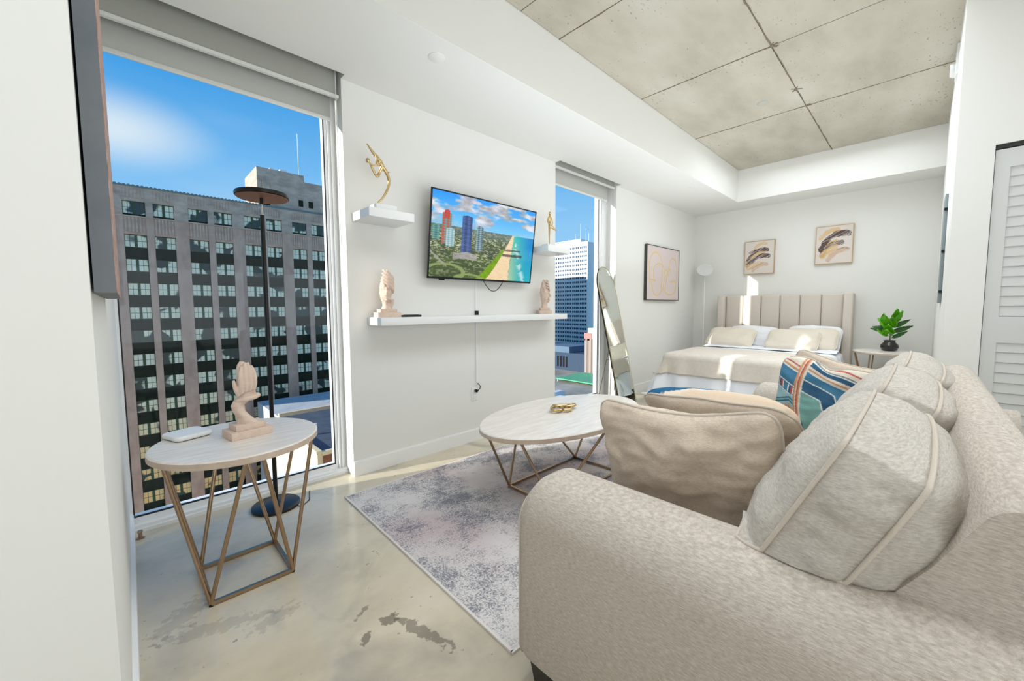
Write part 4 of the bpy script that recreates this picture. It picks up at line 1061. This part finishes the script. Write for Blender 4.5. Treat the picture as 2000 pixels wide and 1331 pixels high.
pillow('throw_pillow', .61, .475, .20, (1.315, .53, .676), R90+.02, .20, -.085, beige_m, 'large plain beige piped cushion standing against the near sofa arm', 'cushion', 'scatter cushions on the sofa', ear=.07, wr=.030, seed=3, sag=.045)
pillow('throw_pillow', .58, .46, .15, (1.66, .52, .700), R90-.04, .75, -.03, beige_m, 'beige cushion with printed back behind the large plain beige cushion', 'cushion', 'scatter cushions on the sofa', ear=.05, wr=.012, seed=8, print_side=1, sag=.01, tback=1.7)
pillow('throw_pillow', .50, .42, .15, (2.60, .325, .700), R90-.22, .02, .16, beige_m, 'blue, teal and orange hexagon print cushion at the far end of the sofa', 'cushion', 'scatter cushions on the sofa', ear=.05, wr=.012, seed=5, print_side=2, chop=.03)
pillow('throw_pillow', .52, .44, .15, (2.90, .34, .700), R90-.3, -.12, .2, beige_m, 'plain beige cushion behind the printed cushion', 'cushion', 'scatter cushions on the sofa', ear=.06, wr=.012, seed=12, sag=.03)

# ------------------------------------------------------------------ bed
bed = thing('bed', 'upholstered beige bed with tall channelled wing headboard', 'bed', (5.9, 1.46, 0))
bbox('bed_frame', 4.86, 7.0, .70, 2.24, .14, .36, velvet_m, bed, r=.02)
bbox('mattress', 4.88, 6.92, .71, 2.23, .36, .565, wpil_m, bed, r=.04, seg=4)
hb = bbox('headboard', 6.99, 7.066, .70, 2.24, .14, 1.365, velvet_m, bed, r=.015)
for k in range(6):
    y0 = .742+k*.2447
    bbox('channel', 6.925, 7.0, y0+.001, y0+.2437, .30, 1.368, velvet_m, hb, r=.03, seg=4)
for (a, b) in ((2.212, 2.305), (.64, .740)): bbox('headboard_wing', 6.83, 7.066, a, b, .02, 1.372, velvet_m, bed, r=.018, seg=3)
for (x, y) in ((4.92, 2.16), (4.92, .78), (6.9, 2.16), (6.9, .78)): MB().cyl(x, y, 0, .14, .03, 16, .042).link('leg', black_m, bed)

def drape(name, x0, x1, y0, y1, top, foot, side, endx, m, off=0, sd=0, flare=.15, wave=.016, th=.0):
    """cloth over a mattress: x0 foot edge, y0/y1 sides; hangs by foot and side"""
    nx_, ny_ = 120, 130
    def fn(u, v):
        a = x0-foot+(endx-(x0-foot))*u; b = y0-side+(y1-y0+2*side)*v
        dx = max(0, x0-a); dy = (y0-b) if b < y0 else (b-y1 if b > y1 else 0)
        d = math.hypot(dx, dy); lim = max(foot, side)*1.06
        cxp = max(a, x0); cyp = min(max(b, y0), y1)
        if d < 1e-6:
            z = top+off+.010*noise.noise(Vector((a*2.2+sd, b*2.2, 0)))+.004*noise.noise(Vector((a*9+sd, b*9, 0)))
            return (a, b, z)
        ox = -dx/d; oy = (-1 if b < y0 else 1)*dy/d
        d = min(d, lim); r_ = .07
        if d < r_*PI/2: out_ = r_*math.sin(d/r_); dn = r_*(1-math.cos(d/r_))
        else:
            k_ = d-r_*PI/2; out_ = r_+k_*flare; dn = r_+k_*math.sqrt(1-flare*flare)
        al = a if dy > dx else b
        fo = wave*(math.sin(al*19+sd)+.6*math.sin(al*31+1.7*sd)+.8*noise.noise(Vector((al*6, sd, 0))))*min(1, dn/.3)
        cnr = dx*dy/(d*d+1e-9)*2
        out_ += fo+off+.30*cnr*max(0, dn-.1)
        return (cxp+ox*(out_), cyp+oy*(out_), top+off*.6-dn+.0*fo)
    me = gridmesh(nx_, ny_, fn)
    o = link(name, me, m, None, smooth=True)
    if th:
        md = o.modifiers.new('s', 'SOLIDIFY'); md.thickness = th; md.offset = 1
    return o
tag(drape('duvet', 4.90, 6.9, .76, 2.18, .60, .50, .52, 6.55, duvet_m, 0, 1.0, .20, .018, .012), 'white duvet hanging to the floor over the bed', 'duvet')
tag(drape('blanket', 4.90, 6.9, .76, 2.18, .605, .28, .27, 5.72, blanket_m, .022, 1.0, .20, .018, .010), 'cream blanket spread over the foot of the white duvet', 'blanket')
tag(link('turned_sheet', gridmesh(10, 60, lambda u, v: (6.10+.42*u, .70+1.54*v, .622+.018*math.sin(u*PI)+.008*noise.noise(Vector((u*3, v*9, 2))))), duvet_m, None, smooth=True), 'turned back white sheet in front of the bed pillows', 'sheet')
bp_ = [
    ('wide cream pillow with a trimmed edge at the window side of the bed', .66, .42, (6.40, 1.96, .745), cream_m, -.95, 21),
    ('white pillow behind the left cream pillow', .68, .40, (6.62, 1.74, .755), wpil_m, -.75, 22),
    ('white pillow in front on the nightstand side of the bed', .62, .42, (6.38, 1.20, .745), cream_m, -.95, 23),
    ('cream pillow second from the front on the nightstand side', .60, .42, (6.52, 1.02, .755), cream_m, -.85, 24),
    ('white pillow at the back beside the right headboard wing', .64, .44, (6.66, 1.02, .76), wpil_m, -.72, 25)]
for lab, w_, h_, loc, m_, ln_, sd in bp_:
    pillow('bed_pillow', w_, h_, .17, loc, R90, ln_, .02, m_, lab, 'pillow', 'pillows on the bed', n=30, ear=.06, wr=.012, seed=sd, pipe=None if m_ is wpil_m else cream_m)

# white torchiere in the corner behind the bed
t_ = thing('floor_lamp', 'white torchiere floor lamp in the corner behind the bed', 'floor lamp', (6.88, 2.53, 0), 'torchiere floor lamps')
MB().lathe(6.88, 2.53, [(.12, 0), (.12, .02), (.02, .024)], 32).link('base', white_m, t_, smooth=True, auto=40)
MB().tube([(6.88, 2.53, .02), (6.88, 2.53, 1.74)], .009, 12).link('pole', white_m, t_, smooth=True, auto=60)
me = MB().lathe(0, 0, [(.001, -.012), (.10, -.01), (.125, .0), (.12, .014), (.001, .016)], 40, cap=False).me(); me.transform(Matrix.Translation((6.88, 2.53, 1.80)) @ Matrix.Rotation(math.radians(-58), 4, Vector((-.35, .94, 0))))
link('disc_head', me, mat('lamp_white', (222, 223, 219), .5), t_, smooth=True, auto=40)
MB().tube([(6.88, 2.53, 1.74), (6.885, 2.53, 1.79)], .008, 10).link('neck', white_m, t_)

# ------------------------------------------------------------------ potted plant
pt = thing('potted_plant', 'small broad-leaved green plant in a round black glazed pot', 'plant', (6.70, .27, .645))
PX, PY = 6.70, .265
MB().lathe(PX, PY, [(.045, .645), (.07, .655), (.086, .69), (.082, .72), (.055, .752), (.052, .765), (.060, .778), (.050, .778), (.045, .76)], 40).link('pot', black_gloss, pt, smooth=True, auto=60)
MB().lathe(PX, PY, [(.046, .764), (.001, .768)], 20, cap=False).link('soil', mat('potting_soil', (50, 38, 30), .95), pt)
MB().tube([(PX, PY, .76), (PX+.004, PY-.002, .85), (PX, PY, .96), (PX, PY, 1.02)], [.006, .005, .004, .003], 8).link('stem', mat('leaf_stem', (96, 120, 60), .6), pt, smooth=True)
def leaf(az, el, L_, W_, z, m, droop=.3, tw=0):
    nu, nv = 16, 8
    d = Vector((math.cos(az)*math.cos(el), math.sin(az)*math.cos(el), math.sin(el))); sd = Vector((-math.sin(az), math.cos(az), 0)); up = d.cross(sd)*-1
    sd2 = sd*math.cos(tw)+up*math.sin(tw); up2 = up*math.cos(tw)-sd*math.sin(tw)
    def fn(u, v):
        wv_ = W_/2*max(0, math.sin(PI*min(1, .04+.96*u)**.72))**.8
        s_ = 2*v-1
        return Vector((PX, PY, z))+d*(L_*(.12+.88*u))+sd2*(s_*wv_)+up2*(.18*W_*s_*s_-droop*L_*u*u*.5+.03*W_*math.sin(u*22)*abs(s_))
    me = gridmesh(nu, nv, fn)
    o = link('leaf', me, m, pt, smooth=True)
    md = o.modifiers.new('s', 'SOLIDIFY'); md.thickness = .0012
    MB().tube([Vector((PX, PY, z-.02)), Vector((PX, PY, z))+d*L_*.14], .0025, 6).link('leaf_stalk', m, o)
# azimuths: camera sits towards (-1, 0)
import itertools
for a in ((2.15, .75, .20, .115, .90, leaf_m, .25, .5), (3.35, .95, .17, .11, .93, leaf_m, .1, .2), (-1.9, .95, .20, .095, .97, leaf_m, .3, .3), (-1.65, .55, .20, .06, .93, leafd_m, .1, 1.2),
          (-1.5, .38, .21, .07, .88, leafd_m, .1, 1.1), (1.75, .25, .19, .06, .88, leafd_m, -.1, 1.2), (1.5, .15, .17, .06, .92, leafd_m, -.1, 1.1), (2.9, .35, .15, .11, .85, leaf_m, .35, .2),
          (-1.4, .55, .18, .055, .80, leafd_m, .05, 1.2), (1.9, .5, .15, .07, .83, leaf_m, .2, .8), (2.5, .9, .21, .13, .92, leaf_m, .5, -.2), (3.0, .6, .16, .12, .86, leaf_m, .5, .1), (-2.3, 1.2, .20, .11, .98, leaf_m, .15, 0), (0.3, .7, .16, .08, .92, leafd_m, .3, 0)): leaf(*a)

# ------------------------------------------------------------------ leaning mirror
mr_ = thing('standing_mirror', 'tall arched standing mirror leaning by the narrow window', 'mirror', (4.345, 2.445, 0))
ew = Vector((.989, .15, 0)).normalized(); bot = Vector((4.345, 2.445, .004)); top_ = Vector((4.292, 2.795, 1.70)); el_ = (top_-bot).normalized(); Lm = (top_-bot).length
nn_ = ew.cross(el_).normalized()
if nn_.y > 0: nn_ = -nn_
hw = .252; out_ = [(-hw, 0), (hw, 0)]
for k in range(29):
    a = PI*k/28; out_.append((hw*math.cos(a), Lm-.30+.30*math.sin(a)))
def plate(o0, o1, off=0, shrink=0):
    v = []
    for o_ in (o0, o1):
        for (a, b) in out_:
            s_ = 1-shrink/hw; v.append(bot+ew*(a*s_)+el_*(shrink+(b)*(1-2*shrink/Lm))+nn_*o_)
    k = len(out_); f = [tuple(range(k)), tuple(range(2*k-1, k-1, -1))]+[(i, (i+1) % k, k+(i+1) % k, k+i) for i in range(k)]
    return pyd(v, f)
link('backing', plate(-.018, -.002), black_m, mr_)
link('glass', plate(-.002, .001, shrink=.006), mirror_m, mr_)
rim = [bot+ew*a+el_*b for (a, b) in out_]
MB().tube(rim, .0055, 8, closed=True).link('rim', mat('pale_gold_rim', (206, 190, 150), .3, 1), mr_, smooth=True)
p0 = bot+el_*.95-nn_*.02
for nm, q in (('stand_leg', (4.20, 2.80, .004)), ('stand_leg', (4.41, 2.755, .004))): MB().tube([p0, q], .005, 8).link(nm, brass_m if nm else black_m, mr_)
q1 = p0.lerp(Vector((4.20, 2.80, 0)), .42); q2 = p0.lerp(Vector((4.41, 2.755, 0)), .42); MB().tube([q1, q2], .003, 6).link('stand_brace', brass_m, mr_)

# ------------------------------------------------------------------ pictures
def seg_d(X, Y, pts):
    d = np.full(X.shape, 9.)
    for (a, b), (c, e) in zip(pts[:-1], pts[1:]):
        vx, vy = c-a, e-b; t_ = np.clip(((X-a)*vx+(Y-b)*vy)/(vx*vx+vy*vy+1e-9), 0, 1); d = np.minimum(d, np.hypot(X-a-t_*vx, Y-b-t_*vy))
    return d
def arc(cx, cy, rx, ry, a0, a1, n=24): return [(cx+rx*math.cos(math.radians(a0+(a1-a0)*k/n)), cy+ry*math.sin(math.radians(a0+(a1-a0)*k/n))) for k in range(n+1)]
def lines_art(u, v):
    o = np.zeros(u.shape+(3,)); o[:] = L3((220, 205, 202)); gold = L3((226, 198, 142))
    X = u*1.4; Y = v
    for pts in ([(.14, .30), (.10, .55)]+arc(.36, .62, .27, .27, 175, 0)+[(.63, .45), (.60, .25)]+arc(.42, .25, .20, .17, -5, -170)+[(.20, .33)],
                [(.28, .42)]+[(.27, .50)]+arc(.50, .52, .24, .17, 170, 0)+[(.74, .40), (.68, .2), (.55, .12)],
                arc(1.12, .55, .20, .28, 170, 20)+[(1.30, .5), (1.26, .25)]+arc(1.0, .2, .24, .10, -10, -170)+[(.80, .28), (.85, .5), (.98, .62), (1.02, .52)],
                [(.10, .38), (.35, .36)], [(1.0, .36), (1.24, .38)], [(.70, .50), (.82, .60), (.92, .48)]):
        d = seg_d(X, Y, pts); w_ = .013+.007*vnoise(X*9, Y*9, 2); m_ = np.clip((w_-d)/.006, 0, 1)[..., None]; o = o*(1-m_)+gold*m_
    return o
def brush_art(strokes, sd):
    def fn(u, v):
        o = np.zeros(u.shape+(3,)); o[:] = L3((224, 214, 206))
        for (x0, y0, x1, y1, bend, w_, c, op) in strokes:
            n_ = 14; pts = []
            for k in range(n_+1):
                q = k/n_; pts.append((x0+(x1-x0)*q-(y1-y0)*bend*math.sin(PI*q), y0+(y1-y0)*q+(x1-x0)*bend*math.sin(PI*q)))
            d = seg_d(u, v, pts); along = (u-x0)*(x1-x0)+(v-y0)*(y1-y0); fib = fbm((u-v)*5+sd, (u*.45-v)*60, sd)
            ww = 1.5*w_*(.75+.5*vnoise(u*12, v*12, sd)); m_ = np.clip((ww-d)/.012, 0, 1)*np.clip((fib-.25)*5, .35 if op > .9 else .1, 1)*op
            o = o*(1-m_[..., None])+L3(c)*m_[..., None]
        return o
    return fn
artm = vmat('painted_canvas', .7, 0, .2)
def picture(name, lab, org, ax_u, ax_n, w_, h_, dep, fw, fm, fn, res=(180, 180), group=None, proud=.004):
    """org: lower left on the wall as seen; ax_u rightwards, ax_n out of the wall"""
    U = Vector(ax_u); Nn = Vector(ax_n); Z = Vector((0, 0, 1)); O = Vector(org)
    t_ = thing(name, lab, 'painting', org, group)
    def P_(a, b, c): return O+U*a+Z*b+Nn*c
    def bx_(a0, a1, b0, b1, c0, c1):
        v = [P_(a, b, c) for c in (c0, c1) for b in (b0, b1) for a in (a0, a1)]
        return v, [(0, 2, 3, 1), (4, 5, 7, 6), (0, 1, 5, 4), (2, 6, 7, 3), (0, 4, 6, 2), (1, 3, 7, 5)]
    fr_ = MB()
    for q in ((0, fw, 0, h_), (w_-fw, w_, 0, h_), (fw, w_-fw, 0, fw), (fw, w_-fw, h_-fw, h_)): fr_.add(*bx_(*q, 0, dep))
    fr_.link('frame', fm, t_)
    me = gridmesh(res[0], res[1], lambda u, v: P_(fw+u*(w_-2*fw), fw+v*(h_-2*fw), dep-proud))
    uu, vv = np.meshgrid(np.linspace(0, 1, res[0]+1), np.linspace(0, 1, res[1]+1)); colour(me, fn(uu, vv).reshape(-1, 3))
    link('canvas', me, artm, t_)
    MB().add(*bx_(fw, w_-fw, fw, h_-fw, .002, dep-proud-.003)).link('backing', white_m, t_)
    return t_
picture('painting', 'pink canvas with looping gold lines in a dark frame', (5.29, D, 1.295), (1, 0, 0), (0, -1, 0), 1.06, .79, .043, .010, mat('dark_frame', (62, 60, 56), .5), lines_art, (220, 160))
gf = mat('champagne_frame', (196, 168, 128), .4, .5)
dkc = (92, 74, 72); gdc = (222, 184, 120); brn = (150, 122, 108); tan = (206, 168, 134)
s2 = [(.36, .80, .72, .92, .12, .035, gdc, .8), (.16, .66, .40, .70, .1, .03, brn, .6), (.12, .45, .78, .72, .16, .045, dkc, .95), (.22, .46, .66, .62, .14, .04, gdc, .8), (.10, .28, .82, .53, .14, .05, dkc, .97),
      (.12, .22, .52, .30, -.05, .06, gdc, .85), (.30, .10, .76, .28, .14, .045, tan, .7), (.04, .35, .20, .52, .1, .03, brn, .5)]
s3 = [(.12, .70, .60, .90, .12, .045, gdc, .8), (.14, .38, .90, .78, .20, .055, dkc, .98), (.30, .45, .60, .60, .1, .035, gdc, .85), (.16, .22, .72, .55, .16, .05, dkc, .8), (.18, .20, .55, .42, .1, .06, gdc, .8), (.36, .10, .84, .36, .12, .05, tan, .7), (.60, .36, .92, .36, .1, .02, brn, .5)]
picture('painting', 'square canvas of dark and gold brush strokes above the window side of the bed', (XB, 1.996, 1.70), (0, -1, 0), (-1, 0, 0), .405, .505, .04, .008, gf, brush_art(s2, 3), group='brush stroke canvases above the bed')
picture('painting', 'square canvas of dark and gold brush strokes above the nightstand side of the bed', (XB, 1.10, 1.783), (0, -1, 0), (-1, 0, 0), .408, .52, .04, .008, gf, brush_art(s3, 5), group='brush stroke canvases above the bed')
